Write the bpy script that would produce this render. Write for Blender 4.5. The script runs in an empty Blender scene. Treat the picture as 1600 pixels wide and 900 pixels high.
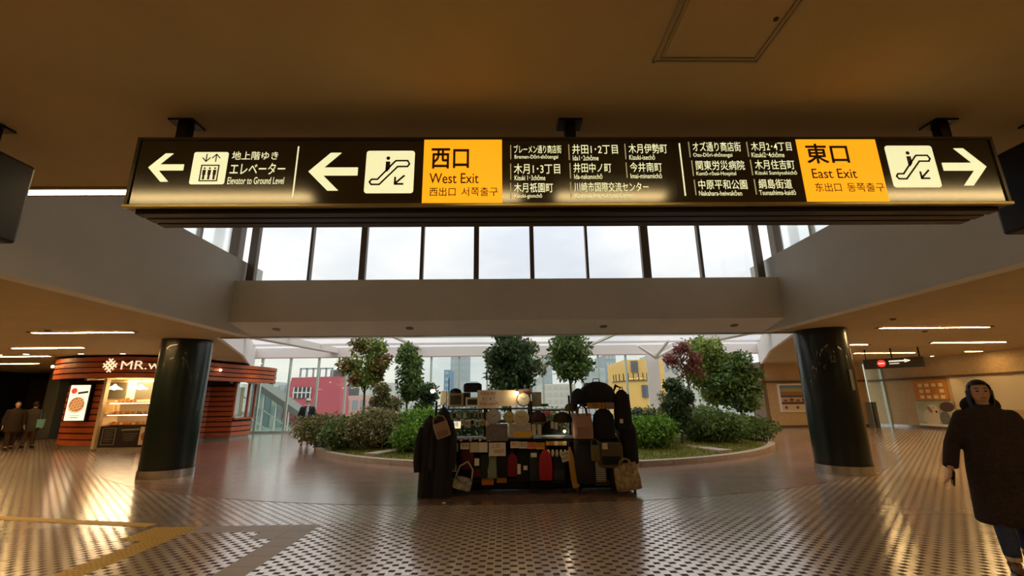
import bpy, bmesh, math, random
import numpy as np
from mathutils import Vector, Matrix
random.seed(7); rng = np.random.default_rng(7)
SC = bpy.context.scene; COL = SC.collection
PI = math.pi
# ------------------------------------------------------------------ camera
F_PX, PITCH, YAW, ROLL, EYE = 693.0, math.radians(14.33), math.radians(1.1), math.radians(.68), 1.5
_fw = Vector((math.sin(YAW)*math.cos(PITCH), math.cos(YAW)*math.cos(PITCH), math.sin(PITCH)))
_r = _fw.cross(Vector((0, 0, 1))).normalized(); _u = _r.cross(_fw)
_R = _r*math.cos(ROLL)-_u*math.sin(ROLL); _U = _u*math.cos(ROLL)+_r*math.sin(ROLL)
cd = bpy.data.cameras.new('camera'); cam = bpy.data.objects.new('camera', cd); COL.objects.link(cam)
cd.sensor_width = 36; cd.lens = 36*F_PX/1600; cd.clip_start = .05; cd.clip_end = 2000
M = Matrix((_R, _U, -_fw)).transposed().to_4x4(); M.translation = (0, 0, EYE); cam.matrix_world = M
SC.camera = cam
# ------------------------------------------------------------------ world: overcast sky
W = bpy.data.worlds.new('sky'); SC.world = W; W.use_nodes = True
nt = W.node_tree; nt.nodes.clear()
tc = nt.nodes.new('ShaderNodeTexCoord'); mp = nt.nodes.new('ShaderNodeMapping'); mp.inputs['Scale'].default_value = (1.2, 1.2, 3.5)
no = nt.nodes.new('ShaderNodeTexNoise'); no.inputs['Scale'].default_value = 2.4; no.inputs['Detail'].default_value = 6
cr = nt.nodes.new('ShaderNodeValToRGB'); e = cr.color_ramp.elements
e[0].position = .35; e[0].color = (.42, .44, .47, 1); e[1].position = .66; e[1].color = (.60, .59, .56, 1)
bg = nt.nodes.new('ShaderNodeBackground'); bg.inputs['Strength'].default_value = 1.0
wo = nt.nodes.new('ShaderNodeOutputWorld')
# CIE-like overcast sky: luminance rises smoothly from the horizon to the zenith
sx = nt.nodes.new('ShaderNodeSeparateXYZ'); nt.links.new(tc.outputs['Generated'], sx.inputs[0])
gm = nt.nodes.new('ShaderNodeMath'); gm.operation = 'MULTIPLY_ADD'; gm.use_clamp = False; gm.inputs[1].default_value = 1.2; gm.inputs[2].default_value = 1.16
mx0 = nt.nodes.new('ShaderNodeMath'); mx0.operation = 'MAXIMUM'; mx0.inputs[1].default_value = 0; nt.links.new(sx.outputs[2], mx0.inputs[0]); nt.links.new(mx0.outputs[0], gm.inputs[0]); nt.links.new(gm.outputs[0], bg.inputs['Strength'])
for a, b in ((tc.outputs['Generated'], mp.inputs[0]), (mp.outputs[0], no.inputs['Vector']), (no.outputs[0], cr.inputs[0]), (cr.outputs[0], bg.inputs[0]), (bg.outputs[0], wo.inputs[0])):
    nt.links.new(a, b)
LAMP = 66.0; LAMP_DIM = 20.0          # strip lamps: side halls, and the dimmer ones over the near hall
WARM = (1.0, .64, .27)
SC.view_settings.view_transform = 'Standard'; SC.view_settings.look = 'None'
SC.view_settings.exposure = 0.5; SC.view_settings.gamma = 1.0; SC.view_settings.use_curve_mapping = False

def at(px, py, Y):
    d = _fw*F_PX+_R*(px-800)+_U*(450-py); k = Y/d.y
    return Vector((d.x*k, Y, EYE+d.z*k))

# ------------------------------------------------------------------ materials
def lin(c):
    return tuple(((v/255)/12.92 if v/255 <= .04045 else ((v/255+.055)/1.055)**2.4) for v in c)
MT = {}
def mat(name, col, rough=.6, metal=0, var=0, scale=8, bump=0, emit=None, es=1, spec=.5, island=0, srgb=True, coat=0, stretch=None):
    if name in MT: return MT[name]
    m = bpy.data.materials.new(name); m.use_nodes = True; n = m.node_tree; p = n.nodes['Principled BSDF']
    c = lin(col) if srgb else col
    p.inputs['Base Color'].default_value = (*c, 1); p.inputs['Roughness'].default_value = rough
    p.inputs['Metallic'].default_value = metal; p.inputs['Specular IOR Level'].default_value = spec
    p.inputs['Coat Weight'].default_value = coat
    if emit is not None:
        p.inputs['Emission Color'].default_value = (*lin(emit), 1); p.inputs['Emission Strength'].default_value = es
    if var or bump or island:
        t = n.nodes.new('ShaderNodeTexCoord'); vec = t.outputs['Object']
        if stretch:
            mm = n.nodes.new('ShaderNodeMapping'); mm.inputs['Scale'].default_value = stretch; n.links.new(vec, mm.inputs[0]); vec = mm.outputs[0]
        nz = n.nodes.new('ShaderNodeTexNoise'); nz.inputs['Scale'].default_value = scale; nz.inputs['Detail'].default_value = 5; n.links.new(vec, nz.inputs['Vector'])
        src = nz.outputs[0]
        if island:
            g = n.nodes.new('ShaderNodeNewGeometry'); src = g.outputs['Random Per Island']; var = island
        if var:
            r = n.nodes.new('ShaderNodeValToRGB'); a, b = r.color_ramp.elements
            a.position = .0 if island else .3; b.position = 1 if island else .7
            a.color = (*[x*(1-var) for x in c], 1); b.color = (*[min(1, x*(1+var)) for x in c], 1)
            n.links.new(src, r.inputs[0]); n.links.new(r.outputs[0], p.inputs['Base Color'])
        if bump:
            bp = n.nodes.new('ShaderNodeBump'); bp.inputs['Strength'].default_value = bump; bp.inputs['Distance'].default_value = .02
            n.links.new(nz.outputs[0], bp.inputs['Height']); n.links.new(bp.outputs[0], p.inputs['Normal'])
    MT[name] = m; return m
def emis(name, rgb, s):
    if name in MT: return MT[name]
    m = bpy.data.materials.new(name); m.use_nodes = True; n = m.node_tree; p = n.nodes['Principled BSDF']
    p.inputs['Base Color'].default_value = (*rgb, 1); p.inputs['Emission Color'].default_value = (*rgb, 1); p.inputs['Emission Strength'].default_value = s
    p.inputs['Roughness'].default_value = .5
    MT[name] = m; return m
def glass(name, tint, refl=.06, graze=.5):
    m = bpy.data.materials.new(name); m.use_nodes = True; n = m.node_tree; n.nodes.remove(n.nodes['Principled BSDF'])
    tr = n.nodes.new('ShaderNodeBsdfTransparent'); tr.inputs[0].default_value = (*tint, 1)
    gl = n.nodes.new('ShaderNodeBsdfGlossy'); gl.inputs['Roughness'].default_value = .02; gl.inputs[0].default_value = (.9, .95, .93, 1)
    lw = n.nodes.new('ShaderNodeLayerWeight'); lw.inputs[0].default_value = .25
    mu = n.nodes.new('ShaderNodeMath'); mu.operation = 'MULTIPLY_ADD'; mu.inputs[1].default_value = graze; mu.inputs[2].default_value = refl
    mx = n.nodes.new('ShaderNodeMixShader'); n.links.new(lw.outputs['Fresnel'], mu.inputs[0]); mu.use_clamp = True
    n.links.new(mu.outputs[0], mx.inputs[0]); n.links.new(tr.outputs[0], mx.inputs[1]); n.links.new(gl.outputs[0], mx.inputs[2])
    n.links.new(mx.outputs[0], n.nodes['Material Output'].inputs[0]); MT[name] = m; return m

def nmath(n, op, a, b=None, c=None):
    k = n.nodes.new('ShaderNodeMath'); k.operation = op
    for i, v in enumerate((a, b, c)):
        if v is None: continue
        if isinstance(v, (int, float)): k.inputs[i].default_value = v
        else: n.links.new(v, k.inputs[i])
    return k.outputs[0]
def polish(n, p, w=1.0):
    p.inputs['Coat IOR'].default_value = 2.8; p.inputs['Coat Roughness'].default_value = .18
    if isinstance(w, float): p.inputs['Coat Weight'].default_value = w
    else: n.links.new(w, p.inputs['Coat Weight'])
TILE_L, TILE_D = (226, 206, 182), (92, 62, 54)
def floor_material():
    m = bpy.data.materials.new('patterned_tile'); m.use_nodes = True; n = m.node_tree; p = n.nodes['Principled BSDF']
    t = n.nodes.new('ShaderNodeTexCoord'); s = n.nodes.new('ShaderNodeSeparateXYZ'); n.links.new(t.outputs['Object'], s.inputs[0])
    X = nmath(n, 'ADD', s.outputs[0], 60-.04); Y = nmath(n, 'ADD', s.outputs[1], 60)
    cx = nmath(n, 'DIVIDE', X, .075); cy = nmath(n, 'DIVIDE', Y, .075)
    par = nmath(n, 'MODULO', nmath(n, 'ADD', nmath(n, 'FLOOR', cx), nmath(n, 'FLOOR', cy)), 2)
    fx = nmath(n, 'ABSOLUTE', nmath(n, 'SUBTRACT', nmath(n, 'FRACT', cx), .5)); fy = nmath(n, 'ABSOLUTE', nmath(n, 'SUBTRACT', nmath(n, 'FRACT', cy), .5))
    ins = nmath(n, 'MULTIPLY', nmath(n, 'LESS_THAN', fx, .40), nmath(n, 'LESS_THAN', fy, .35))
    dark = nmath(n, 'MULTIPLY', ins, nmath(n, 'LESS_THAN', par, .5))
    gx = nmath(n, 'FRACT', nmath(n, 'DIVIDE', X, .3)); gy = nmath(n, 'FRACT', nmath(n, 'DIVIDE', Y, .3))
    gr = nmath(n, 'MAXIMUM', nmath(n, 'LESS_THAN', gx, .018), nmath(n, 'LESS_THAN', gy, .018))
    nz = n.nodes.new('ShaderNodeTexNoise'); nz.inputs['Scale'].default_value = 1.2; n.links.new(t.outputs['Object'], nz.inputs['Vector'])
    r = n.nodes.new('ShaderNodeValToRGB'); a, b = r.color_ramp.elements; L = lin(TILE_L)
    a.position = .3; b.position = .7; a.color = (*[x*.88 for x in L], 1); b.color = (*L, 1); n.links.new(nz.outputs[0], r.inputs[0])
    m1 = n.nodes.new('ShaderNodeMix'); m1.data_type = 'RGBA'; m1.inputs['B'].default_value = (*lin(TILE_D), 1)
    n.links.new(dark, m1.inputs['Factor']); n.links.new(r.outputs[0], m1.inputs['A'])
    m2 = n.nodes.new('ShaderNodeMix'); m2.data_type = 'RGBA'; m2.inputs['B'].default_value = (*lin((110, 90, 78)), 1)
    n.links.new(gr, m2.inputs['Factor']); n.links.new(m1.outputs['Result'], m2.inputs['A']); n.links.new(m2.outputs['Result'], p.inputs['Base Color'])
    ro = nmath(n, 'MULTIPLY_ADD', dark, .25, .2); n.links.new(ro, p.inputs['Roughness']); polish(n, p, nmath(n, 'MULTIPLY_ADD', dark, -.75, 1.0))
    sp = nmath(n, 'MULTIPLY_ADD', dark, -.6, .9); n.links.new(sp, p.inputs['Specular IOR Level'])
    return m
def plank_material():
    m = bpy.data.materials.new('brown_floor'); m.use_nodes = True; n = m.node_tree; p = n.nodes['Principled BSDF']
    t = n.nodes.new('ShaderNodeTexCoord'); br = n.nodes.new('ShaderNodeTexBrick')
    n.links.new(t.outputs['Object'], br.inputs['Vector']); br.inputs['Scale'].default_value = 1
    br.inputs['Brick Width'].default_value = 1.2; br.inputs['Row Height'].default_value = .2; br.inputs['Mortar Size'].default_value = .006
    br.inputs['Color1'].default_value = (*lin((160, 126, 110)), 1); br.inputs['Color2'].default_value = (*lin((140, 108, 94)), 1); br.inputs['Mortar'].default_value = (*lin((112, 84, 74)), 1)
    n.links.new(br.outputs['Color'], p.inputs['Base Color']); p.inputs['Roughness'].default_value = .3; p.inputs['Specular IOR Level'].default_value = .5
    nz = n.nodes.new('ShaderNodeTexNoise'); nz.inputs['Scale'].default_value = 3; mm = n.nodes.new('ShaderNodeMapping'); mm.inputs['Scale'].default_value = (1, 12, 1)
    n.links.new(t.outputs['Object'], mm.inputs[0]); n.links.new(mm.outputs[0], nz.inputs['Vector'])
    n.links.new(nmath(n, 'MULTIPLY_ADD', nz.outputs[0], .25, .12), p.inputs['Roughness']); polish(n, p, .8)
    return m
def striped(name, c1, c2, scale, rot=0, dirn='Z'):
    m = bpy.data.materials.new(name); m.use_nodes = True; n = m.node_tree; p = n.nodes['Principled BSDF']
    t = n.nodes.new('ShaderNodeTexCoord'); w = n.nodes.new('ShaderNodeTexWave'); w.bands_direction = dirn; w.inputs['Scale'].default_value = scale; w.inputs['Distortion'].default_value = rot
    r = n.nodes.new('ShaderNodeValToRGB'); r.color_ramp.elements[0].color = (*lin(c1), 1); r.color_ramp.elements[1].color = (*lin(c2), 1)
    n.links.new(t.outputs['Object'], w.inputs['Vector']); n.links.new(w.outputs[0], r.inputs[0]); n.links.new(r.outputs[0], p.inputs['Base Color']); p.inputs['Roughness'].default_value = .85
    MT[name] = m; return m

# ------------------------------------------------------------------ mesh builder
class MB:
    def __init__(s): s.v = []; s.f = []; s.mi = []
    def add(s, vs, fs, mi=0):
        o = len(s.v); s.v += [tuple(v) for v in vs]; s.f += [tuple(i+o for i in f) for f in fs]; s.mi += [mi]*len(fs); return s
    def box(s, x0, x1, y0, y1, z0, z1, b=0, mi=0):
        if b > 0:
            bm = bmesh.new(); bmesh.ops.create_cube(bm, size=1)
            for v in bm.verts: v.co = Vector(((x0+x1)/2+v.co.x*(x1-x0), (y0+y1)/2+v.co.y*(y1-y0), (z0+z1)/2+v.co.z*(z1-z0)))
            bmesh.ops.bevel(bm, geom=bm.edges[:], offset=b, segments=2, affect='EDGES', profile=.5)
            bm.verts.index_update(); s.add([v.co[:] for v in bm.verts], [[v.index for v in f.verts] for f in bm.faces], mi); bm.free(); return s
        vs = [(x, y, z) for z in (z0, z1) for y in (y0, y1) for x in (x0, x1)]
        return s.add(vs, [(0, 2, 3, 1), (4, 5, 7, 6), (0, 1, 5, 4), (2, 6, 7, 3), (0, 4, 6, 2), (1, 3, 7, 5)], mi)
    def obox(s, c, ax, sx, sy, sz, mi=0):
        """box centred c with rotation matrix ax (3x3), full sizes"""
        vs = [Vector(c)+ax@Vector((x*sx/2, y*sy/2, z*sz/2)) for z in (-1, 1) for y in (-1, 1) for x in (-1, 1)]
        return s.add(vs, [(0, 2, 3, 1), (4, 5, 7, 6), (0, 1, 5, 4), (2, 6, 7, 3), (0, 4, 6, 2), (1, 3, 7, 5)], mi)
    def tube(s, pts, rad, n=10, mi=0, flat=1.0, cap=True):
        pts = [Vector(p) for p in pts]
        if isinstance(rad, (int, float)): rad = [rad]*len(pts)
        rings = []; prev = None
        for i, p in enumerate(pts):
            d = (pts[min(i+1, len(pts)-1)]-pts[max(i-1, 0)]).normalized()
            if prev is None:
                a = d.cross(Vector((0, 1, 0)) if abs(d.y) < .9 else Vector((1, 0, 0))).normalized()
            else: a = (prev-d*prev.dot(d)).normalized()
            prev = a; b = d.cross(a)
            rings.append([p+(a*math.cos(2*PI*k/n)+b*math.sin(2*PI*k/n)*flat)*rad[i] for k in range(n)])
        vs = [v for r in rings for v in r]; fs = []
        for i in range(len(pts)-1):
            for k in range(n): fs.append((i*n+k, i*n+(k+1) % n, (i+1)*n+(k+1) % n, (i+1)*n+k))
        if cap: fs.append(tuple(range(n))[::-1]); fs.append(tuple((len(pts)-1)*n+k for k in range(n)))
        return s.add(vs, fs, mi)
    def ball(s, c, rx, ry=None, rz=None, n=12, mi=0, m=None):
        ry = ry or rx; rz = rz or rx; h = m or n//2+1
        vs = [(c[0], c[1], c[2]-rz)]; fs = []
        for i in range(1, h):
            a = -PI/2+PI*i/h
            for k in range(n): vs.append((c[0]+rx*math.cos(a)*math.cos(2*PI*k/n), c[1]+ry*math.cos(a)*math.sin(2*PI*k/n), c[2]+rz*math.sin(a)))
        vs.append((c[0], c[1], c[2]+rz))
        for k in range(n):
            fs.append((0, 1+(k+1) % n, 1+k)); 
            for i in range(h-2): fs.append((1+i*n+k, 1+i*n+(k+1) % n, 1+(i+1)*n+(k+1) % n, 1+(i+1)*n+k))
            fs.append((1+(h-2)*n+k, 1+(h-2)*n+(k+1) % n, len(vs)-1))
        return s.add(vs, fs, mi)
    def loft(s, rings, n=20, mi=0, cap=True, sq=1.0):
        """rings: (cx,cy,z,rx,ry) ; sq<1 makes squarer"""
        vs = []; fs = []
        for cx, cy, z, rx, ry in rings:
            for k in range(n):
                a = 2*PI*k/n; ca, sa = math.cos(a), math.sin(a)
                vs.append((cx+rx*math.copysign(abs(ca)**sq, ca), cy+ry*math.copysign(abs(sa)**sq, sa), z))
        for i in range(len(rings)-1):
            for k in range(n): fs.append((i*n+k, i*n+(k+1) % n, (i+1)*n+(k+1) % n, (i+1)*n+k))
        if cap: fs.append(tuple(range(n))[::-1]); fs.append(tuple((len(rings)-1)*n+k for k in range(n)))
        return s.add(vs, fs, mi)
    def cyl(s, c, r, h, n=24, axis='Z', mi=0, r2=None):
        r2 = r if r2 is None else r2; vs = []
        for j, (rr, hh) in enumerate(((r, 0), (r2, h))):
            for k in range(n):
                a = 2*PI*k/n; u, v = rr*math.cos(a), rr*math.sin(a)
                if axis == 'Z': vs.append((c[0]+u, c[1]+v, c[2]+hh))
                elif axis == 'Y': vs.append((c[0]+u, c[1]+hh, c[2]+v))
                else: vs.append((c[0]+hh, c[1]+u, c[2]+v))
        fs = [tuple(range(n))[::-1], tuple(range(n, 2*n))]+[(k, (k+1) % n, n+(k+1) % n, n+k) for k in range(n)]
        return s.add(vs, fs, mi)
    def prism(s, poly, a, b, axis='Z', mi=0):
        """poly 2D extruded from a to b along axis. axis Z: (x,y); Y: (x,z); X: (y,z)"""
        def P(p, h): return (p[0], p[1], h) if axis == 'Z' else ((p[0], h, p[1]) if axis == 'Y' else (h, p[0], p[1]))
        n = len(poly); vs = [P(p, a) for p in poly]+[P(p, b) for p in poly]
        fs = [tuple(range(n))[::-1], tuple(range(n, 2*n))]+[(k, (k+1) % n, n+(k+1) % n, n+k) for k in range(n)]
        return s.add(vs, fs, mi)
    def stroke(s, pts, w, y0, y1, closed=False, mi=0):
        """flat stroke in the XZ plane between depths y0..y1"""
        q = list(pts)+([pts[0]] if closed else [])
        for a, b in zip(q[:-1], q[1:]):
            dx, dz = b[0]-a[0], b[1]-a[1]; L = math.hypot(dx, dz) or 1e-6; nx, nz = -dz/L*w/2, dx/L*w/2; ex, ez = dx/L*w*.35, dz/L*w*.35
            s.prism([(a[0]-ex+nx, a[1]-ez+nz), (b[0]+ex+nx, b[1]+ez+nz), (b[0]+ex-nx, b[1]+ez-nz), (a[0]-ex-nx, a[1]-ez-nz)], y0, y1, 'Y', mi)
        return s
    def mesh(s, name, mats, smooth=False):
        me = bpy.data.meshes.new(name); me.from_pydata(s.v, [], s.f); me.update()
        for m in (mats if isinstance(mats, (list, tuple)) else [mats]): me.materials.append(m)
        if any(s.mi): me.polygons.foreach_set('material_index', s.mi)
        bm = bmesh.new(); bm.from_mesh(me); bmesh.ops.recalc_face_normals(bm, faces=bm.faces); bm.to_mesh(me); bm.free()
        if smooth:
            me.polygons.foreach_set('use_smooth', [True]*len(me.polygons)); me.set_sharp_from_angle(angle=math.radians(50))
        return me
    def build(s, name, mats, parent=None, smooth=False, world=True, loc=None):
        """world=True: vertices are world coordinates, re-based to the parent; top-level objects get their origin at their base"""
        if parent is not None and world:
            o = wloc(parent); s.v = [(a-o.x, b-o.y, c-o.z) for a, b, c in s.v]
        ob = bpy.data.objects.new(name, None); bpy.data.objects.remove(ob)
        if parent is None and world and loc is None:
            a = np.array(s.v); lo, hi = a.min(0), a.max(0); c = ((lo[0]+hi[0])/2, (lo[1]+hi[1])/2, lo[2])
            s.v = [(x-c[0], y-c[1], z-c[2]) for x, y, z in s.v]; loc = c
        ob = bpy.data.objects.new(name, s.mesh(name, mats, smooth)); COL.objects.link(ob)
        if parent is not None: ob.parent = parent
        if loc is not None: ob.location = loc
        return ob
def wloc(o):
    v = Vector(o.location)
    while o.parent is not None: o = o.parent; v += Vector(o.location)
    return v
def tag(o, label=None, cat=None, group=None, kind=None):
    if label: o['label'] = label
    if cat: o['category'] = cat
    if group: o['group'] = group
    if kind: o['kind'] = kind
    return o
def root(name, loc, label=None, cat=None, group=None, kind=None, rz=0):
    o = bpy.data.objects.new(name, None); COL.objects.link(o); o.location = loc; o.rotation_euler.z = rz; o.empty_display_size = .1
    return tag(o, label, cat, group, kind)
def part(name, me, parent, loc=(0, 0, 0), kind=None, label=None):
    o = bpy.data.objects.new(name, me); COL.objects.link(o); o.parent = parent; o.location = loc
    return tag(o, label, None, None, kind)
def copy_tree(o, parent=None, loc=None):
    c = o.copy(); COL.objects.link(c); c.parent = parent
    if loc is not None: c.location = loc
    for ch in [x for x in KIDS.get(o.name, [])]: copy_tree(ch, c)
    return c
KIDS = {}
def kids(o):
    KIDS[o.name] = list(o.children)
    for c in o.children: kids(c)
    return o
def mod_mesh(mb, name, mats, voxel=.012, smooth=3, decim=None):
    """voxel-union the overlapping shapes into one continuous surface"""
    me = mb.mesh(name, mats); o = bpy.data.objects.new(name, me); COL.objects.link(o)
    r = o.modifiers.new('r', 'REMESH'); r.mode = 'VOXEL'; r.voxel_size = voxel; r.use_smooth_shade = True
    if smooth: s = o.modifiers.new('s', 'SMOOTH'); s.iterations = smooth; s.factor = .6
    m2 = bpy.data.meshes.new_from_object(o.evaluated_get(bpy.context.evaluated_depsgraph_get()))
    bpy.data.objects.remove(o)
    m2.materials.clear()
    for m in (mats if isinstance(mats, (list, tuple)) else [mats]): m2.materials.append(m)
    return m2
def text_part(body, x0, x1, z0, z1, y, m, parent, name='lettering', bold=0.0, world=True):
    """flat lettering filling the box x0..x1, z0..z1 on the plane y (facing -Y)"""
    c = bpy.data.curves.new('t', 'FONT'); c.body = body; c.resolution_u = 3; c.offset = bold
    o = bpy.data.objects.new('t', c); COL.objects.link(o)
    bpy.context.view_layer.update()
    me = bpy.data.meshes.new_from_object(o.evaluated_get(bpy.context.evaluated_depsgraph_get())); bpy.data.objects.remove(o); bpy.data.curves.remove(c)
    co = np.empty(len(me.vertices)*3); me.vertices.foreach_get('co', co); co = co.reshape(-1, 3)
    lo, hi = co.min(0), co.max(0); sx = (x1-x0)/max(hi[0]-lo[0], 1e-6); sz = (z1-z0)/max(hi[1]-lo[1], 1e-6)
    out = np.empty_like(co); out[:, 0] = x0+(co[:, 0]-lo[0])*sx; out[:, 1] = y; out[:, 2] = z0+(co[:, 1]-lo[1])*sz
    if parent is not None and world: w = wloc(parent); out -= np.array(w)
    me.vertices.foreach_set('co', out.ravel()); me.update(); me.materials.clear(); me.materials.append(m)
    return part(name, me, parent)
def rrect(x0, x1, z0, z1, r, n=5):
    P = []
    for cx, cz, a0 in ((x1-r, z1-r, 0), (x0+r, z1-r, 90), (x0+r, z0+r, 180), (x1-r, z0+r, 270)):
        for k in range(n+1): a = math.radians(a0+90*k/n); P.append((cx+r*math.cos(a), cz+r*math.sin(a)))
    return P
# ================================================================== STRUCTURE
m_ceil = mat('ceiling_paint', (172, 150, 108), .75, var=.05, scale=2)
m_bulk = mat('bulkhead_paint', (206, 204, 196), .8, var=.04, scale=1.5)
m_white = mat('white_paint', (232, 226, 222), .5)
m_floor = floor_material(); m_plank = plank_material()
m_steel = mat('brushed_steel', (190, 188, 180), .25, 1, var=.15, scale=6)
m_mull = mat('mullion_paint', (196, 212, 202), .4, .3)
m_dkmull = mat('bronze_mullion', (104, 92, 80), .45, .4)
m_wallst = mat('stone_cladding', (188, 160, 118), .7, var=.12, scale=14, bump=.4)
m_dark = mat('dark_panel', (34, 30, 26), .5)
m_black = mat('black_metal', (16, 14, 13), .4, .3)
g_fac = glass('facade_glass', (.93, .96, .92), .03, .3); g_clear = glass('clear_glass', (.96, .97, .98), .03); g_roof = glass('roof_glass', (.97, .96, .96), .02, .08)
def struct(mb, name, m, parent=None, **k): return tag(mb.build(name, m, parent, **k), kind='structure')

# tiles near the lens are single pieces, farther away the floor's own material carries on
TX0, TX1, TY0, TY1 = .04-.3*24, .04+.3*24, 4.2, 6.3
fl = MB()
for x0, x1, y0, y1, z in ((-26, 20.6, -10, TY0, 0), (-26, 20.6, TY1, 25.2, 0), (-26, TX0, TY0, TY1, 0), (TX1, 20.6, TY0, TY1, 0)): fl.box(x0, x1, y0, y1, -.3, z)
fl.box(TX0, TX1, TY0, TY1, -.3, -.012)
floor = tag(fl.build('floor', m_floor, loc=(0, 0, 0)), kind='structure')
m_tl = mat('tile_cream', TILE_L, .2, var=.08, scale=1.2, spec=.9, coat=1); m_tl.node_tree.nodes['Principled BSDF'].inputs['Coat IOR'].default_value = 2.8; m_tl.node_tree.nodes['Principled BSDF'].inputs['Coat Roughness'].default_value = .18; m_td = mat('tile_dark_inlay', TILE_D, .55, spec=.25)
m_ye = mat('tactile_yellow', (206, 168, 70), .5, var=.06, scale=3); m_gy = mat('path_grey', (168, 156, 146), .45, var=.06, scale=3); m_joint = mat('tile_joint', (110, 90, 78), .8)
def tile_mesh(kind):
    b = MB(); e_ = .0025; b.box(e_, .3-e_, e_, .3-e_, -.012, 0)
    if kind == 'p':
        for i in range(4):
            for j in range(4):
                if (i+j) % 2 == 0: b.box(.075*i+.0075, .075*i+.0675, .075*j+.0113, .075*j+.0637, -.002, .0006, mi=1)
        return b.mesh('floor_tile', [m_tl, m_td])
    if kind == 'y':
        for i in range(5):
            for j in range(5): b.box(.03+.055*i, .05+.055*i, .03+.055*j, .05+.055*j, 0, .004)
        return b.mesh('tactile_tile', m_ye)
    return b.mesh('plain_tile', m_gy)
TM = {k: tile_mesh(k) for k in 'pyg'}
yel = {(-14, j) for j in range(14, 21)} | {(-15, 19), (-15, 20)}
gry = {(-9, j) for j in range(14, 21)} | {(-10, 19), (-10, 20), (-13, 20), (-12, 20), (-11, 20)}
cand = sorted((((.04+.3*i+.15)**2*.35+(.3*j)**2, i, j) for i in range(-24, 24) for j in range(14, 21)))
rest = MB(); n_t = 0
for d, i, j in cand:
    k = 'y' if (i, j) in yel else ('g' if (i, j) in gry else 'p')
    x, y = .04+.3*i, .3*j
    vis = abs(x+.15) < 1.14*(y+.3)+.2
    if k != 'p' or (vis and n_t < 270):
        part({'p': 'floor_tile', 'y': 'tactile_tile', 'g': 'plain_tile'}[k], TM[k], floor, (x, y, 0)); n_t += k == 'p'
    else: rest.box(x+.0025, x+.2975, y+.0025, y+.2975, -.012, 0)
tag(rest.build('floor_tile', m_floor, floor), kind='stuff')
# far tactile strip that crosses the hall towards the left, laid in pieces
a0, a1 = Vector((-7.2, 6.95)), Vector((-4.5, 6.36))
u = (a1-a0); L = u.length; u.normalize(); ang = math.atan2(u.y, u.x)
for k in range(-18, 9):
    c = a0+u*(.15+.3*k); b = MB(); b.obox((c.x, c.y, .002), Matrix.Rotation(ang, 3, 'Z'), .294, .16, .006)
    b.build('tactile_tile', m_ye, floor)
# brown round floor under the atrium
b = MB(); pts = [(-.04+13.2*math.cos(t), 20.4+13.2*math.sin(t)) for t in np.linspace(0, 2*PI, 160, endpoint=False)]
pts = [(x, min(y, 25.1)) for x, y in pts]; b.prism(pts, -.05, .004)
struct(b, 'trim_1', m_plank, loc=(0, 0, 0))

# near ceiling, its edge, and the raised well
b = MB(); b.box(-26, 20.6, -10, 3.75, 3.35, 3.5)
ceiling = struct(b, 'ceiling', m_ceil, loc=(0, 0, 0))
b = MB(); b.box(-5.9, 6.15, 3.6, 3.75, 3.5, 5.75); struct(b, 'wall_well_rear', m_bulk)
b = MB(); b.box(-26, -5.85, 3.6, 3.75, 2.95, 3.5).box(6.1, 20.6, 3.6, 3.75, 2.95, 3.5); struct(b, 'trim_2', m_bulk)
b = MB(); b.box(-6.1, 6.35, 3.6, 9.6, 5.6, 5.75); struct(b, 'ceiling', m_ceil)
b = MB(); b.box(-5.85, -5.6, 3.75, 10.0, 2.95, 4.5); struct(b, 'wall_well_left', m_bulk)
b = MB(); b.box(5.85, 6.1, 3.75, 10.0, 2.95, 4.5); struct(b, 'wall_well_right', m_bulk)
b = MB(); b.prism([(9.0, 3.12), (9.0, 4.0), (9.35, 4.0), (9.9, 4.0), (9.9, 2.95)], -5.6, 5.85, 'X'); beam = struct(b, 'wall_front_beam', m_bulk)
b = MB(); b.box(-6.3, 6.6, 9.9, 10.02, 2.93, 4.02); struct(b, 'trim_3', m_steel)
for px in (432, 640, 943, 1148):      # small round downlights let into the sloping underside of the beam
    p = at(px, 513, 9.42); q = MB(); a = math.atan2(.17, .9); ax = Matrix.Rotation(-a, 3, 'X')
    n_ = Vector((0, -math.sin(a), -math.cos(a))); zc = 3.12-(p.y-9.0)*.17/.9
    q.tube([Vector((p.x, p.y, zc))+n_*.004, Vector((p.x, p.y, zc))-n_*.02], [.06, .06], 16)
    q.tube([Vector((p.x, p.y, zc))+n_*.016, Vector((p.x, p.y, zc))+n_*.002], [.075, .085], 16, mi=1)
    r = q.build('downlight', [m_black, m_dkmull]); tag(r, 'unlit round downlight in the beam underside, '+{432: 'leftmost of the four', 640: 'second from the left', 943: 'third from the left', 1148: 'rightmost of the four'}[px], 'downlight', 'downlights under the beam')
def zc_(y): return 2.95 if y <= 9.9 else (2.95+.05*(y-9.9) if y < 17 else 3.305)
def slab(name, poly):
    b = MB(); n = len(poly); vs = [(x, y, zc_(y)) for x, y in poly]+[(x, y, zc_(y)+.12) for x, y in poly]
    b.add(vs, [tuple(range(n))[::-1], tuple(range(n, 2*n))]+[(k, (k+1) % n, n+(k+1) % n, n+k) for k in range(n)])
    return struct(b, name, m_ceil)
slab('ceiling_left', [(-26, 3.75), (-5.85, 3.75), (-5.85, 9.9), (-26, 9.9)])
slab('ceiling_left_middle', [(-26, 9.9), (-6.3, 9.9), (-9.83, 17), (-26, 17)])
slab('ceiling_left_far', [(-26, 17), (-9.83, 17), (-13.85, 25.1), (-26, 25.1)])
slab('ceiling_right', [(6.1, 3.75), (20.6, 3.75), (20.6, 9.9), (6.1, 9.9)])
slab('ceiling_right_middle', [(6.6, 9.9), (20.6, 9.9), (20.6, 17), (10.3, 17)])
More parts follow.
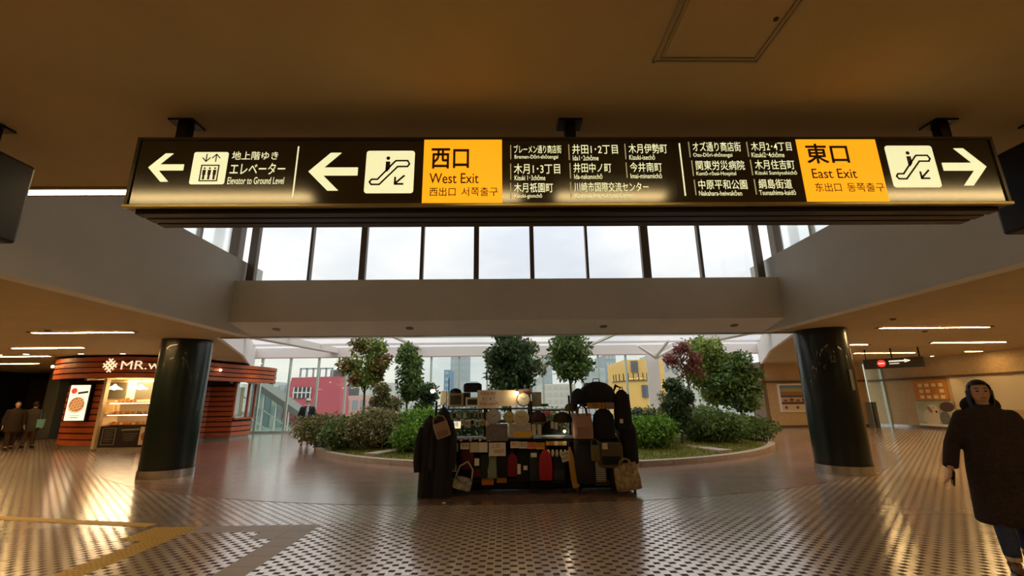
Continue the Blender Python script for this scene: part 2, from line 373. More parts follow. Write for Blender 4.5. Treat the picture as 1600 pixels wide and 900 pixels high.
slab('ceiling_right_far', [(10.3, 17), (20.6, 17), (20.6, 25.1), (14.4, 25.1)])
def zr(y): return 3.95+.55*(y-9.9)/15.1
# white upstands between the low ceilings and the glass roof, with a dark red edge strip
for nm, A, B in (('wall_upstand_left', (-6.3, 9.95), (-13.85, 25.1)), ('wall_upstand_right', (6.6, 9.95), (14.4, 25.1))):
    b = MB(); s_ = -.1 if A[0] < 0 else .1
    for (x0, y0), (x1, y1) in (((A), (A[0]+(B[0]-A[0])*.466, 17.0)), ((A[0]+(B[0]-A[0])*.466, 17.0), B)):
        vs = [(x0, y0, zc_(y0)-.02), (x1, y1, zc_(y1)-.02), (x1, y1, zr(y1)), (x0, y0, zr(y0))]; vs += [(x+s_, y, z) for x, y, z in vs]
        b.add(vs, [(0, 1, 2, 3), (4, 5, 6, 7), (0, 1, 5, 4), (1, 2, 6, 5), (2, 3, 7, 6), (3, 0, 4, 7)])
    struct(b, nm, m_white)
# glass roof
roof = root('window_5', (0, 0, 4.0), kind='structure')
b = MB(); vs = [(-14, 9.95, 3.95), (14.6, 9.95, 3.95), (14.6, 25.1, 4.5), (-14, 25.1, 4.5)]; vs += [(x, y, z+.02) for x, y, z in vs]
b.add(vs, [(0, 1, 2, 3), (4, 5, 6, 7), (0, 1, 5, 4), (1, 2, 6, 5), (2, 3, 7, 6), (3, 0, 4, 7)]); b.build('pane', g_roof, roof)
for x in (-9.4, -4.7, 0, 4.7, 9.4):
    b = MB(); w = .22 if abs(x) > 9 else .08; h = .3 if abs(x) > 9 else .1
    vs = [(x-w, 10.1, zr(10.1)-h), (x+w, 10.1, zr(10.1)-h), (x+w, 25, zr(25)-h), (x-w, 25, zr(25)-h)]; vs += [(a, y, zr(y)-.005) for a, y, z in vs]
    b.add(vs, [(0, 1, 2, 3), (4, 5, 6, 7), (0, 1, 5, 4), (1, 2, 6, 5), (2, 3, 7, 6), (3, 0, 4, 7)]); b.build('beam', m_white, roof)
for y in (14.5, 19.0, 22.4):
    b = MB(); b.box(-13.8, 14.3, y-.05, y+.05, zr(y)-.1, zr(y)-.003); b.build('purlin', m_white, roof)
# garden facade
fac = root('window_1', (0, 25, 0), kind='structure')
MX = [-14.9+1.55*k for k in range(20)]; MX = [x for x in MX if -14.95 < x < 14.0]+[13.9]
for x in MX:
    b = MB(); b.box(x-.05, x+.05, 24.93, 25.07, .1, 3.95); b.build('mullion', m_mull, fac)
for x0, x1 in zip(MX[:-1], MX[1:]):
    if x1-x0 > .3: b = MB(); b.box(x0+.04, x1-.04, 24.99, 25.01, .12, 3.95); b.build('pane', g_fac, fac)
b = MB(); b.box(-15, 14, 24.9, 25.12, 0, .12); b.build('sill', m_mull, fac)
b = MB(); b.box(-15, 14.4, 24.85, 25.1, 3.95, 4.5); b.build('header', m_white, fac)
b = MB(); b.box(-15, 14.4, 24.8, 24.86, 3.93, 3.99); b.build('header_rail', mat('rosy_trim', (196, 168, 160), .5), fac)
# clerestory
cl = root('window_2', (0, 9.3, 4.0), kind='structure')
bounds = []
for px, w in ((391, .16), (482, .05), (565, .13), (658, .07), (744, .11), (832, .09), (919, .05), (1012, .17), (1099, .06), (1190, .16)):
    X = at(px, 436, 9.3).x; b = MB(); b.box(X-w/2, X+w/2, 9.26, 9.38, 4.0, 5.6); b.build('mullion', m_dkmull, cl); bounds.append(X)
for x0, x1 in zip(bounds[:-1], bounds[1:]):
    b = MB(); b.box(x0, x1, 9.31, 9.325, 4.0, 5.6); b.build('pane', g_clear, cl)
for nm, X in (('window_3', -5.86), ('window_4', 6.11)):
    c = root(nm, (X, 6.6, 4.5), kind='structure'); s_ = -1 if X < 0 else 1
    ys = [9.3-1.17*k for k in range(5)]+[3.75]
    for y in ys: b = MB(); b.box(X-.04, X+.04, y-.035, y+.035, 4.5, 5.6); b.build('mullion', mat('pale_mullion', (190, 190, 182), .5), c)
    for y0, y1 in zip(ys[1:], ys[:-1]): b = MB(); b.box(X-.006, X+.006, y0, y1, 4.5, 5.6); b.build('pane', g_clear, c)
    b = MB(); b.box(X-.08, X+.1 if s_ > 0 else X+.12, 9.2, 9.4, 4.5, 5.6); b.build('corner_post', m_dkmull, c)
# outer walls of the hall
b = MB(); b.box(20.4, 20.6, -10, 25.2, 0, 3.45); wr = struct(b, 'wall_right', m_wallst)
m_corn = mat('cornice_brown', (96, 70, 44), .6)
b = MB(); b.box(20.3, 20.42, -10, 25, 2.32, 2.42); struct(b, 'trim_4', m_corn)
b = MB(); b.box(20.36, 20.42, -10, 25, 0, .12); struct(b, 'baseboard_right', m_steel)
b = MB(); b.box(13.85, 19.3, 24.0, 24.2, 0, 3.32); we = struct(b, 'wall_end', m_wallst)
b = MB(); b.box(13.6, 19.3, 23.9, 24.0, 2.3, 2.4); struct(b, 'trim_5', m_corn)
b = MB(); b.box(13.7, 19.3, 23.95, 24.02, 0, .12); struct(b, 'baseboard_end', m_corn)
b = MB(); b.box(13.75, 13.95, 23.96, 25.2, 0, 3.4); struct(b, 'wall_return', mat('return_brown', (120, 96, 70), .6))
w6 = root('window_6', (19.9, 24.1, 0), kind='structure')
b = MB(); b.box(19.3, 20.4, 24.08, 24.1, .1, 3.3); b.build('pane', g_fac, w6)
for x in (19.34, 20.36): b = MB(); b.box(x-.04, x+.04, 24.0, 24.16, 0, 3.3); b.build('mullion', m_mull, w6)
b = MB(); b.box(-26.2, -26, -10, 25.3, 0, 3.5); struct(b, 'wall_left', m_dark)
b = MB(); b.box(-26, 20.6, -10.2, -10, 0, 3.5); struct(b, 'wall_back', mat('back_wall', (120, 100, 80), .7))
b = MB(); b.box(-26, -14.6, 25.1, 25.3, 0, 3.45); struct(b, 'wall_far_left', m_dark)
# stair shaft panels in the dim far left
b = MB()
m_gp = mat('grey_pillar', (96, 98, 92), .5)
b = MB(); b.box(-22.4, -21.8, 22.6, 23.1, 0, 3.3, b=.04); struct(b, 'wall_pillar', m_gp)
for k, (x0, x1, m_) in enumerate(((-25.6, -24.2, m_black), (-24.0, -22.6, m_black))):
    b = MB(); b.box(x0, x1, 24.9, 25.0, 0.002, 2.9, b=.02)
    tag(b.build('shutter_panel', mat('shutter_brown', (62, 54, 44), .5)), ('dark closed shop panel at the far left, outer one', 'dark closed shop panel beside the grey pillar')[k], 'panel')
    
# green columns
m_col = mat('green_enamel', (4, 22, 16), .3, .0, coat=.3, var=.2, scale=1)
for cx, cy, lab in ((-7.4, 10.5, 'glossy dark green round column beside the waffle kiosk'), (7.0, 9.68, 'glossy dark green round column with a small notice, on the right')):
    c = root('column', (cx, cy, 0), lab, 'column', 'green columns')
    b = MB(); b.cyl((cx, cy, .02), .5, 2.96, 64); b.build('shaft', m_col, c, smooth=True)
    b = MB(); b.cyl((cx, cy, 0.003), .515, .17, 64); b.build('steel_collar', m_steel, c, smooth=True, )
    b = MB()
    for k in (0, 1): b.cyl((cx, cy, .18), .503, .012, 48)
    b.build('joint_ring', m_black, c)
    if cx > 0:
        a = math.radians(-72); b = MB(); b.obox((cx+.505*math.cos(a), cy+.505*math.sin(a), 1.85), Matrix.Rotation(a+PI/2, 3, 'Z'), .1, .012, .42)
        o = b.build('notice', mat('notice_grey', (120, 122, 108), .6), c); o['label'] = 'narrow pale notice'

# ceiling strip lamps
m_lamp = emis('lamp_light', (1.0, .63, .25), LAMP); m_hous = mat('lamp_trim', (150, 128, 96), .6)
lamp0 = None
LS = [(-8.42, 8.95, 1.95), (-12.5, 12.4, 1.9), (-17.3, 16.3, 2.0), (-20.8, 19.4, 2.0), (9.25, 9.3, 2.35), (14.6, 13.7, 2.35), (16.0, 18.5, 2.6), (10.8, 14.3, 2.1), (19.5, 18.2, .7),
      (-14.5, 6.2, 2.2), (15.5, 6.2, 2.2), (-19, 9.2, 2.2), (-9.5, 5.4, 2.0), (10.5, 5.4, 2.2)]  # this second row holds unseen lamps, added to light the side halls
LN = ['nearest at left, just before the kiosk', 'second at left, before the kiosk', 'third at left, cut by the frame', 'fourth and farthest at left', 'nearest at right, by the green column',
      'at right, above the hanging sign board', 'long one behind the hanging sign board', 'beside the head of the right green column', 'short one near the far right wall'] + [None]*5
m_lamp2 = emis('lamp_light_dim', (1.0, .70, .30), LAMP_DIM)
def strip(x, y, L, z, lab):
    r = root('strip_lamp', (x, y, z-.004), lab or 'unseen strip lamp recessed in the ceiling outside the picture', 'ceiling lamp', 'strip lamps in the ceiling')
    sl = .05 if (9.9 < y < 17) else 0
    b = MB(); b.box(-L/2, L/2, -.045, .045, -.02, -.006); o = b.build('tube', m_lamp2 if z > 3.34 else m_lamp, r, world=False)
    b = MB(); b.box(-L/2-.03, L/2+.03, -.08, -.046, -.02, 0).box(-L/2-.03, L/2+.03, .046, .08, -.02, 0).box(-L/2-.06, -L/2, -.08, .08, -.02, 0).box(L/2, L/2+.06, -.08, .08, -.02, 0); q = b.build('trim', m_hous, r, world=False)
    r.rotation_euler.x = math.atan(sl)
for (x, y, L), n_ in zip(LS, LN): strip(x, y, L, zc_(y), ('lit strip lamp in the low ceiling, '+n_) if n_ else None)
NEAR = [(-3.45, 3.64, 2.2), (-2.6, 1.25, 1.7), (-.1, 1.25, .5), (1.0, 1.25, 1.0), (4.1, 1.25, 2.0)]+[(x, y, 2.0) for y in (-1.8, -4.8, -8) for x in (-9, -5, 0, 5, 9)]+[(-9, 1, 2), (9, 1, 2)]  # rows behind the camera are unseen lamps, added to light the near ceiling
for k, (x, y, L) in enumerate(NEAR): strip(x, y, L, 3.35, 'lit strip lamp at the ceiling edge left of the big sign' if k == 0 else None)
# round downlights
m_dl = emis('downlight_glow', (1.0, .7, .4), 14)
def downlight(x, y, lab, power=0, spot=75):
    z = zc_(y); r = root('downlight', (x, y, z), lab, 'downlight', 'round downlights')
    b = MB(); b.cyl((0, 0, -.012), .07, .008, 20); b.build('lens', m_dl, r, world=False)
    b = MB(); b.cyl((0, 0, -.01), .095, .01, 20); b.build('ring', m_hous, r, world=False)
    if power:
        l = bpy.data.lights.new('spot', 'SPOT'); l.energy = power; l.color = WARM; l.spot_size = math.radians(spot); l.spot_blend = .7; l.shadow_soft_size = .05
        o = bpy.data.objects.new('downlight_beam', l); COL.objects.link(o); o.parent = r; o.location = (0, 0, -.03)
downlight(19.75, 20.3, 'small downlight washing the right wall above the poster', 60)
downlight(19.75, 16.4, 'small downlight washing the right wall nearer the frame edge', 60)
downlight(19.75, 12.4, 'small downlight washing the right wall out of frame', 60)
downlight(16.2, 22.7, 'small downlight before the framed poster on the end wall', 40)
downlight(17.6, 22.7, 'small downlight right of the framed poster', 40)
for k, (x, y) in enumerate(((-15.9, 15.1), (-14.2, 15.2), (-12.9, 15.3), (-11.0, 20.4), (-17.0, 15.3))):
    downlight(x, y, 'small lit downlight over the kiosk fascia, '+('over the kiosk lattice logo', 'over the kiosk lettering', 'hidden by the column', 'at the right end of the kiosk', 'leftmost')[k], 22, 100)
for x, y, lab in ((7.45, 8.26, 'small ceiling sensor near the right column'), (-8.88, 8.72, 'small ceiling sensor beside the nearest left strip lamp'), (9.6, 9.9, 'small ceiling sensor behind the nearest right strip lamp')):
    b = MB(); b.cyl((x, y, zc_(y)-.035), .035, .036, 16, r2=.06); tag(b.build('ceiling_sensor', m_dkmull, smooth=True), lab, 'sensor')
# access hatch in the near ceiling
h = root('ceiling_hatch', (1.15, 1.8, 3.35), 'square access hatch with a thin pale frame in the near ceiling', 'hatch')
m_hf = mat('hatch_trim', (150, 136, 112), .5, .3)
for k, w in ((0, .012), (1, .006)):
    d = .03*k; x0, x1, y0, y1 = .85+d, 1.45-d, 1.5+d, 2.1-d; b = MB()
    b.box(x0, x1, y0, y0+w, 3.342, 3.351).box(x0, x1, y1-w, y1, 3.342, 3.351).box(x0, x0+w, y0, y1, 3.342, 3.351).box(x1-w, x1, y0, y1, 3.342, 3.351); b.build('frame', m_hf, h)
b = MB(); b.box(.9, 1.4, 1.55, 2.05, 3.345, 3.3505); b.build('door', m_ceil, h)
b = MB(); b.cyl((1.375, 1.8, 3.338), .012, .01, 16); b.build('lock', m_black, h)
# ================================================================== THE BIG HANGING SIGN
m_sf = mat('sign_face', (40, 34, 20), .14, spec=1.0); m_sh = mat('sign_housing', (58, 50, 34), .35, .5)
m_cream = emis('sign_cream', (.75, .74, .42), .74); m_or = emis('sign_orange', (.97, .37, .008), .74); m_ink = mat('sign_ink', (52, 28, 14), .5)
m_under = mat('sign_underside', (48, 34, 26), .5, .3)
SY = 2.5
def box_px(x0, x1, y0, y1, Y=SY): 
    xm, ym = (x0+x1)/2, (y0+y1)/2; return at(x0, ym, Y).x, at(x1, ym, Y).x, at(xm, y1, Y).z, at(xm, y0, Y).z
sign = root('exit_sign', (.44, 2.68, 2.655), 'long backlit hanging station sign with West Exit and East Exit panels', 'sign')
SX0, SX1, SZ0, SZ1 = -2.26, 3.15, 2.665, 3.115
b = MB(); b.box(SX0-.03, SX1+.03, SY+.012, SY+.34, SZ0-.01, SZ1+.01, b=.012); b.build('housing', m_sh, sign)
b = MB(); b.box(SX0, SX1, SY, SY+.02, SZ0+.012, SZ1-.004); b.build('face_panel', m_sf, sign)
b = MB(); b.box(SX0-.03, SX1+.03, SY-.012, SY+.012, SZ0-.014, SZ0+.008, b=.004); b.build('bottom_rail', mat('rail_metal', (150, 134, 86), .3, .7), sign)
b = MB(); b.box(SX0-.02, SX0+.0, SY-.008, SY+.012, SZ0, SZ1).box(SX1, SX1+.02, SY-.008, SY+.012, SZ0, SZ1).box(SX0-.02, SX1+.02, SY-.008, SY+.012, SZ1-.004, SZ1+.012); b.build('edge_trim', m_sh, sign)
for k in range(3): b = MB(); b.box(SX0+.02, SX1-.02, SY+.04+.09*k, SY+.1+.09*k, SZ0-.035+.004*k, SZ0-.009); b.build('underside_rib', m_under, sign)
b = MB(); x = at(1059, 300, SY).x; b.box(x-.0015, x+.0015, SY-.001, SY+.001, SZ0+.01, SZ1-.01); b.build('panel_joint', m_black, sign)
for x in (-2.3, .46, 3.26):
    x = min(max(x, SX0+.12), SX1-.1); g = MB(); g.box(x-.035, x+.035, SY+.14, SY+.2, SZ1, 3.345).box(x-.08, x+.08, SY+.11, SY+.24, 3.335, 3.349); g.build('hanger', m_black, sign)
def arrow(x0, x1, y0, y1, right=False):
    X0, X1, Z0, Z1 = box_px(x0, x1, y0, y1); H = Z1-Z0; Wd = X1-X0; zm = (Z0+Z1)/2; t = H*.17
    P = [(0, zm), (.42*Wd, Z1), (.62*Wd, Z1), (.30*Wd, zm+t*.62), (Wd, zm+t*.62), (Wd, zm-t*.62), (.30*Wd, zm-t*.62), (.62*Wd, Z0), (.42*Wd, Z0)]
    P = [((X1-a) if right else (X0+a), z) for a, z in P]
    bm = MB()
    # three convex pieces so the concave outline meshes cleanly
    if right: f = lambda a: X1-a
    else: f = lambda a: X0+a
    bm.prism([(f(0), zm), (f(.42*Wd), Z1), (f(.64*Wd), Z1), (f(.22*Wd), zm)], SY-.003, SY+.001, 'Y')
    bm.prism([(f(0), zm), (f(.42*Wd), Z0), (f(.64*Wd), Z0), (f(.22*Wd), zm)], SY-.003, SY+.001, 'Y')
    bm.prism([(f(.1*Wd), zm+t*.62), (f(Wd), zm+t*.62), (f(Wd), zm-t*.62), (f(.1*Wd), zm-t*.62)], SY-.0031, SY+.001, 'Y')
    bm.build('arrow', m_cream, sign)
arrow(232, 287, 240, 284); arrow(482, 559, 239, 298); arrow(1473, 1541, 232, 290, True)
def picto(x0, x1, y0, y1):
    X0, X1, Z0, Z1 = box_px(x0, x1, y0, y1); b = MB(); b.prism(rrect(X0, X1, Z0, Z1, (X1-X0)*.06), SY-.003, SY+.001, 'Y'); global PLATE; PLATE = b.build('pictogram_plate', m_cream, sign); return X0, Z0, X1-X0, Z1-Z0
def I(b, X0, Z0, Wd, H, pts, w, closed=False): b.stroke([(X0+Wd*a, Z0+H*c) for a, c in pts], w*Wd, SY-.0045, SY-.002, closed)
# lift pictogram
q = picto(300, 354, 238, 288); b = MB()
I(b, *q, [(.28, .1), (.78, .1), (.78, .58), (.28, .58)], .036, True)
for x in (.38, .53, .68):
    X0, Z0, Wd, H = q; b.box(X0+(x-.045)*Wd, X0+(x+.045)*Wd, SY-.0045, SY-.002, Z0+.28*H, Z0+.44*H).box(X0+(x-.03)*Wd, X0+(x+.03)*Wd, SY-.0044, SY-.002, Z0+.14*H, Z0+.3*H)
    b.cyl((X0+x*Wd, SY-.0045, Z0+.49*H), .028*Wd, .0025, 12, 'Y')
for x, s_ in ((.38, -1), (.66, 1)):
    I(b, *q, [(x, .7), (x, .93)], .03); zt = .93 if s_ > 0 else .7; I(b, *q, [(x-.11, zt-s_*.12), (x, zt), (x+.11, zt-s_*.12)], .03)
b.build('pictogram', m_ink, PLATE)
for bx in ((571, 647, 236, 302), (1389, 1463, 228, 293)):
    q = picto(*bx); b = MB(); X0, Z0, Wd, H = q
    I(b, *q, [(.14, .2), (.30, .2), (.66, .62), (.86, .62), (.90, .68), (.86, .76), (.62, .76), (.58, .72), (.26, .32), (.14, .32), (.10, .26)], .036, True)
    I(b, *q, [(.80, .40), (.62, .22)], .04); I(b, *q, [(.62, .36), (.62, .21), (.78, .21)], .04)
    b.box(X0+.41*Wd, X0+.50*Wd, SY-.0045, SY-.002, Z0+.56*H, Z0+.74*H).prism([(X0+.41*Wd, Z0+.5*H), (X0+.45*Wd, Z0+.5*H), (X0+.50*Wd, Z0+.58*H), (X0+.41*Wd, Z0+.58*H)], SY-.0045, SY-.002, 'Y')
    b.cyl((X0+.455*Wd, SY-.0045, Z0+.82*H), .04*Wd, .0025, 14, 'Y'); b.build('pictogram', m_ink, PLATE)
def panel(x0, x1, y0, y1):
    X0, X1, Z0, Z1 = box_px(x0, x1, y0, y1); b = MB(); b.box(X0, X1, SY-.0025, SY+.001, Z0, Z1); return b.build('orange_panel', m_or, sign)
XA0, XA1 = at(661, 270, SY).x, at(784.5, 270, SY).x; XB0, XB1 = at(1251, 262, SY).x, at(1377, 262, SY).x
OP = []
for xa, xb in ((XA0, XA1), (XB0, XB1)): b = MB(); b.box(xa, xb, SY-.0025, SY+.001, SZ0+.012, SZ1-.004); OP.append(b.build('orange_panel', m_or, sign))
def bar(px, y0, y1, w=.006, m_=None, lean=0):
    X = at(px, (y0+y1)/2, SY).x; b = MB(); b.box(X-w/2, X+w/2, SY-.003, SY+.001, at(px, y1, SY).z, at(px, y0, SY).z); b.build('divider', m_ or m_cream, sign)
bar(462, 229, 309, .008); bar(1066, 224, 306, .008)
m_gold = emis('sign_gold', (.24, .20, .09), .8)
T = lambda s, x0, x1, y0, y1, m_=m_cream, Y=SY-.003: text_part(s, *box_px(x0, x1, y0, y1), Y, m_, sign, bold=.004)
for s, x0, x1, y0, y1 in (('地上階ゆき', 363, 435, 237, 250), ('エレベーター', 360, 446, 255, 273), ('Elevator to Ground Level', 356, 444, 277, 288)): T(s, x0, x1, y0, y1)
K = SY-.004
for s, x0, x1, y0, y1 in (('西口', 674, 733, 232, 264), ('West Exit', 671, 748, 271, 287), ('西出口', 671, 712, 293, 307), ('서쪽출구', 721, 778, 293, 307),
                          ('東口', 1258, 1325, 225, 256), ('East Exit', 1268, 1338, 264, 279), ('东出口', 1273, 1314, 286, 300), ('동쪽출구', 1323, 1381, 286, 300)):
    text_part(s, *box_px(x0, x1, y0, y1), K, m_ink, OP[x0 > 1000], bold=.02 if '口' in s and len(s) == 2 else .006)
COLS = [('ブレーメン通り商店街', 'Bremen-Dōri-shōtengai', 803, 877, 227, 240, 872), ('木月1･3丁目', 'Kizuki 1･3chōme', 803, 875, 256, 272, 852), ('木月祇園町', 'Kizuki-gionchō', 803, 864, 286, 301, 847),
        ('井田1･2丁目', 'Ida1･2chōme', 894, 965, 226, 241, 935), ('井田中ノ町', 'Ida-nakanochō', 896, 955, 255, 270, 941), ('川崎市国際交流センター', 'Kawasaki International Center', 897, 1013, 285, 300, 989),
        ('木月伊勢町', 'Kizuki-isechō', 982, 1042, 225, 240, 1023), ('今井南町', 'Imai-minamichō', 984, 1034, 254, 269, 1034),
        ('オズ通り商店街', 'Ozu-Dōri-shōtengai', 1082, 1157, 222, 237, 1144), ('関東労災病院', 'Kantō-rōsai-Hospital', 1087, 1163, 251, 266, 1150), ('中原平和公園', 'Nakahara-heiwakōen', 1091, 1167, 281, 296, 1159),
        ('木月2･4丁目', 'Kizuki2･4chōme', 1173, 1236, 222, 236, 1225), ('木月住吉町', 'Kizuki Sumiyoshichō', 1179, 1241, 250, 265, 1245), ('綱島街道', 'Tsunashima-kaidō', 1185, 1237, 280, 295, 1243)]
for jp, en, x0, x1, y0, y1, xe in COLS:
    T(jp, x0, x1, y0, y1); T(en, x0+1, xe, y1+2, y1+10); bar(x0-5, y0, y1+9, .006, m_gold)
# neighbouring dark signs, seen edge on
def side_sign(x0, x1, y0, y1, z0, z1, lab, bx):
    r = root('hanging_display', ((x0+x1)/2, (y0+y1)/2, z0), lab, 'sign'); m1 = mat('display_case', (26, 26, 30), .5, .2)
    b = MB(); b.box(x0, x1, y0, y1, z0, z1, b=.02); b.build('case', m1, r)
    b = MB(); b.box(x0+.04, x1-.04, y0-.006, y0+.01, z0+.05, z1-.05); b.build('screen', m_black, r)
    b = MB(); b.box(bx-.035, bx+.035, (y0+y1)/2-.03, (y0+y1)/2+.03, z1, 3.347).box(bx-.08, bx+.08, (y0+y1)/2-.07, (y0+y1)/2+.07, 3.335, 3.349); b.build('hanger', m_black, r)
side_sign(-5.4, -3.22, 2.58, 2.82, 2.54, 3.1, 'dark hanging display cut off by the left edge of the picture', -3.45)
side_sign(3.42, 5.6, 2.5, 2.8, 2.56, 3.12, 'dark hanging display cut off by the right edge of the picture', 3.75)
# small distant sign at right
r = root('direction_board', (14.6, 16.5, 2.62), 'small dark hanging direction board with a red round mark, far right', 'sign')
A, B = at(1350, 570, 17.2), at(1444, 563, 15.9); ang = math.atan2(B.y-A.y, B.x-A.x); mid = (A+B)/2; L = (B-A).length; r.location = (mid.x, mid.y, mid.z-.2); r.rotation_euler.z = ang
b = MB(); b.box(-L/2, L/2, -.08, .08, 0, .36, b=.01); b.build('case', mat('board_grey', (46, 42, 38), .5), r, world=False)
b = MB(); b.cyl((-.38*L/2, -.085, .19), .13, .01, 24, 'Y'); b.build('round_mark', emis('red_mark', (.75, .04, .03), .8), r, world=False)
b = MB(); b.box(-.38*L/2-.09, -.38*L/2+.09, -.088, -.083, .17, .21).stroke([(-.05*L, .25), (.22*L, .25)], .05, -.087, -.081).stroke([(-.05*L, .16), (.1*L, .16)], .03, -.087, -.081).stroke([(.2*L, .3), (.28*L, .25), (.2*L, .2)], .03, -.087, -.081); b.build('lettering', emis('board_white', (.8, .75, .6), .7), r, world=False)
b = MB()
for x in (-L/2+.1, 0, L/2-.1): b.box(x-.02, x+.02, -.02, .02, .36, zc_(mid.y)-(mid.z-.2))
b.build('hanger', m_black, r, world=False)
# ================================================================== WAFFLE KIOSK
m_wood = mat('kiosk_wood', (176, 86, 44), .45, var=.22, scale=3, bump=.15, stretch=(1, 1, 8)); m_wdk = mat('kiosk_gap', (50, 24, 16), .7)
m_plinth = mat('kiosk_plinth', (150, 142, 130), .5)
kz = root('waffle_kiosk', (-14, 19, 0), 'rounded wooden slatted kiosk with lit counter and lattice logo', 'kiosk')
def smooth_path(P, n=4):
    out = []
    for i in range(len(P)-1):
        p0, p1, p2, p3 = (Vector(P[max(i-1, 0)]), Vector(P[i]), Vector(P[i+1]), Vector(P[min(i+2, len(P)-1)]))
        for k in range(n): t = k/n; out.append(.5*((2*p1)+(p2-p0)*t+(2*p0-5*p1+4*p2-p3)*t*t+(3*p1-p0-3*p2+p3)*t**3))
    out.append(Vector(P[-1])); return out
def ribbon(path, z0, z1, th, out=0.0):
    """upright band following a plan path, thickness th towards the right-hand side of travel (outside)"""
    n = len(path); vs = []; fs = []
    for i, p in enumerate(path):
        d = (path[min(i+1, n-1)]-path[max(i-1, 0)]).normalized(); nn = Vector((d.y, -d.x))
        a = p+nn*out; c = p+nn*(out+th)
        vs += [(a.x, a.y, z0), (a.x, a.y, z1), (c.x, c.y, z1), (c.x, c.y, z0)]
    for i in range(n-1):
        for k in range(4): fs.append((4*i+k, 4*i+(k+1) % 4, 4*i+4+(k+1) % 4, 4*i+4+k))
    fs += [(0, 1, 2, 3), (4*n-4, 4*n-3, 4*n-2, 4*n-1)]
    return MB().add(vs, fs)
fas = smooth_path([(-17.5, 18.4), (-17.0, 17.3), (-15.9, 16.5), (-14.6, 16.1), (-13.3, 16.05), (-12.5, 16.5), (-12.1, 17.5), (-11.95, 19.0), (-11.55, 20.2), (-11.2, 21.2), (-11.2, 22.3), (-11.6, 22.9)])
ribbon(fas, 2.46, 3.16, .03, -.14).build('fascia_backing', m_wdk, kz)
for k in range(4): ribbon(fas, 2.47+.19*k, 2.47+.19*k+.15, .05, -.04+.012*(k % 2)).build('slat', m_wood, kz)
b = MB(); pp = [(p.x, p.y) for p in fas]+[(-14.5, 23.8), (-17.5, 22)]; b.prism(pp, 3.12, 3.16); b.build('roof', m_wdk, kz)
def wall(path, z0, z1, pitch=.215, h=.165):
    ribbon(path, z0, z1, .04, -.06).build('wall_backing', m_wdk, kz)
    k = 0
    while z0+pitch*k+h <= z1+.02: ribbon(path, z0+pitch*k, z0+pitch*k+h, .035, -.02).build('slat', m_wood, kz); k += 1
LP = smooth_path([(-17.0, 18.6), (-16.5, 17.5), (-15.6, 16.95), (-14.35, 16.62)])
wall(LP, .16, 2.42)
ribbon(LP, 0, .16, .04, -.1).build('plinth', m_plinth, kz)
RP = [Vector((-12.05, 16.55)), Vector((-12.3, 18.0)), Vector((-13.3, 19.9)), Vector((-13.0, 20.35)), Vector((-12.0, 20.5))]
wall(RP, .16, 2.42); ribbon(RP, 0, .16, .04, -.1).build('plinth', m_plinth, kz)
SPt = smooth_path([(-12.0, 20.55), (-11.92, 21.2), (-11.95, 21.9), (-12.2, 22.5), (-12.7, 22.9)], 3)
wall(SPt, .16, .86); ribbon(SPt, 0, .16, .04, -.1).build('plinth', m_plinth, kz)
ribbon(SPt, .86, .93, .22, -.1).build('counter_ledge', m_wood, kz)
ribbon(SPt, .93, 2.42, .02, -.08).build('side_window', g_clear, kz)
m_cream2 = mat('kiosk_interior', (232, 206, 160), .7)
for i in (0, 4, 8, 12):
    b = MB(); p = SPt[min(i, len(SPt)-1)]; b.box(p.x-.05, p.x+.03, p.y-.04, p.y+.04, .93, 2.45); b.build('window_post', m_wood, kz)
b = MB(); b.box(-12.7, -12.55, 20.9, 22.2, .95, 2.3); b.build('bottle_shelf', m_cream2, kz)
# the open front: jambs, ceiling, rear wall, floor
for x0, x1, y0, y1 in ((-14.37, -14.27, 16.5, 16.66), (-12.22, -12.14, 16.42, 16.6)): b = MB(); b.box(x0, x1, y0, y1, .05, 2.46); b.build('jamb', mat('jamb_cream', (206, 180, 140), .5), kz)
b = MB(); b.box(-16.0, -13.05, 18.2, 18.3, 0, 3.1); b.build('rear_wall', m_cream2, kz)
b = MB(); b.box(-16.0, -15.9, 17.5, 18.2, 0, 3.1); b.build('side_wall', m_cream2, kz)
b = MB(); b.prism([(-15.9, 17.9), (-14.6, 16.9), (-12.3, 16.6), (-12.6, 18.2), (-15.9, 18.2)], 2.5, 2.54); b.build('inner_ceiling', m_cream2, kz)
for X in (-15.25, -14.15):
    b = MB(); b.box(X-.36, X+.36, 18.14, 18.2, 1.78, 2.4); b.build('menu_board', mat('menu_grey', (86, 80, 60), .6), kz)
for X, w_ in ((-15.5, .62), (-14.85, .5), (-13.95, .6)):
    b = MB(); b.box(X-w_/2, X+w_/2, 18.12, 18.18, 1.2, 1.7); b.build('poster', mat('poster_tan', (220, 176, 110), .6), kz)
for k in range(2):
    b = MB(); b.cyl((-14.0+.55*k, 18.3, 1.05), .22, .03, 20).build('stack_tray', m_steel, kz) if False else None
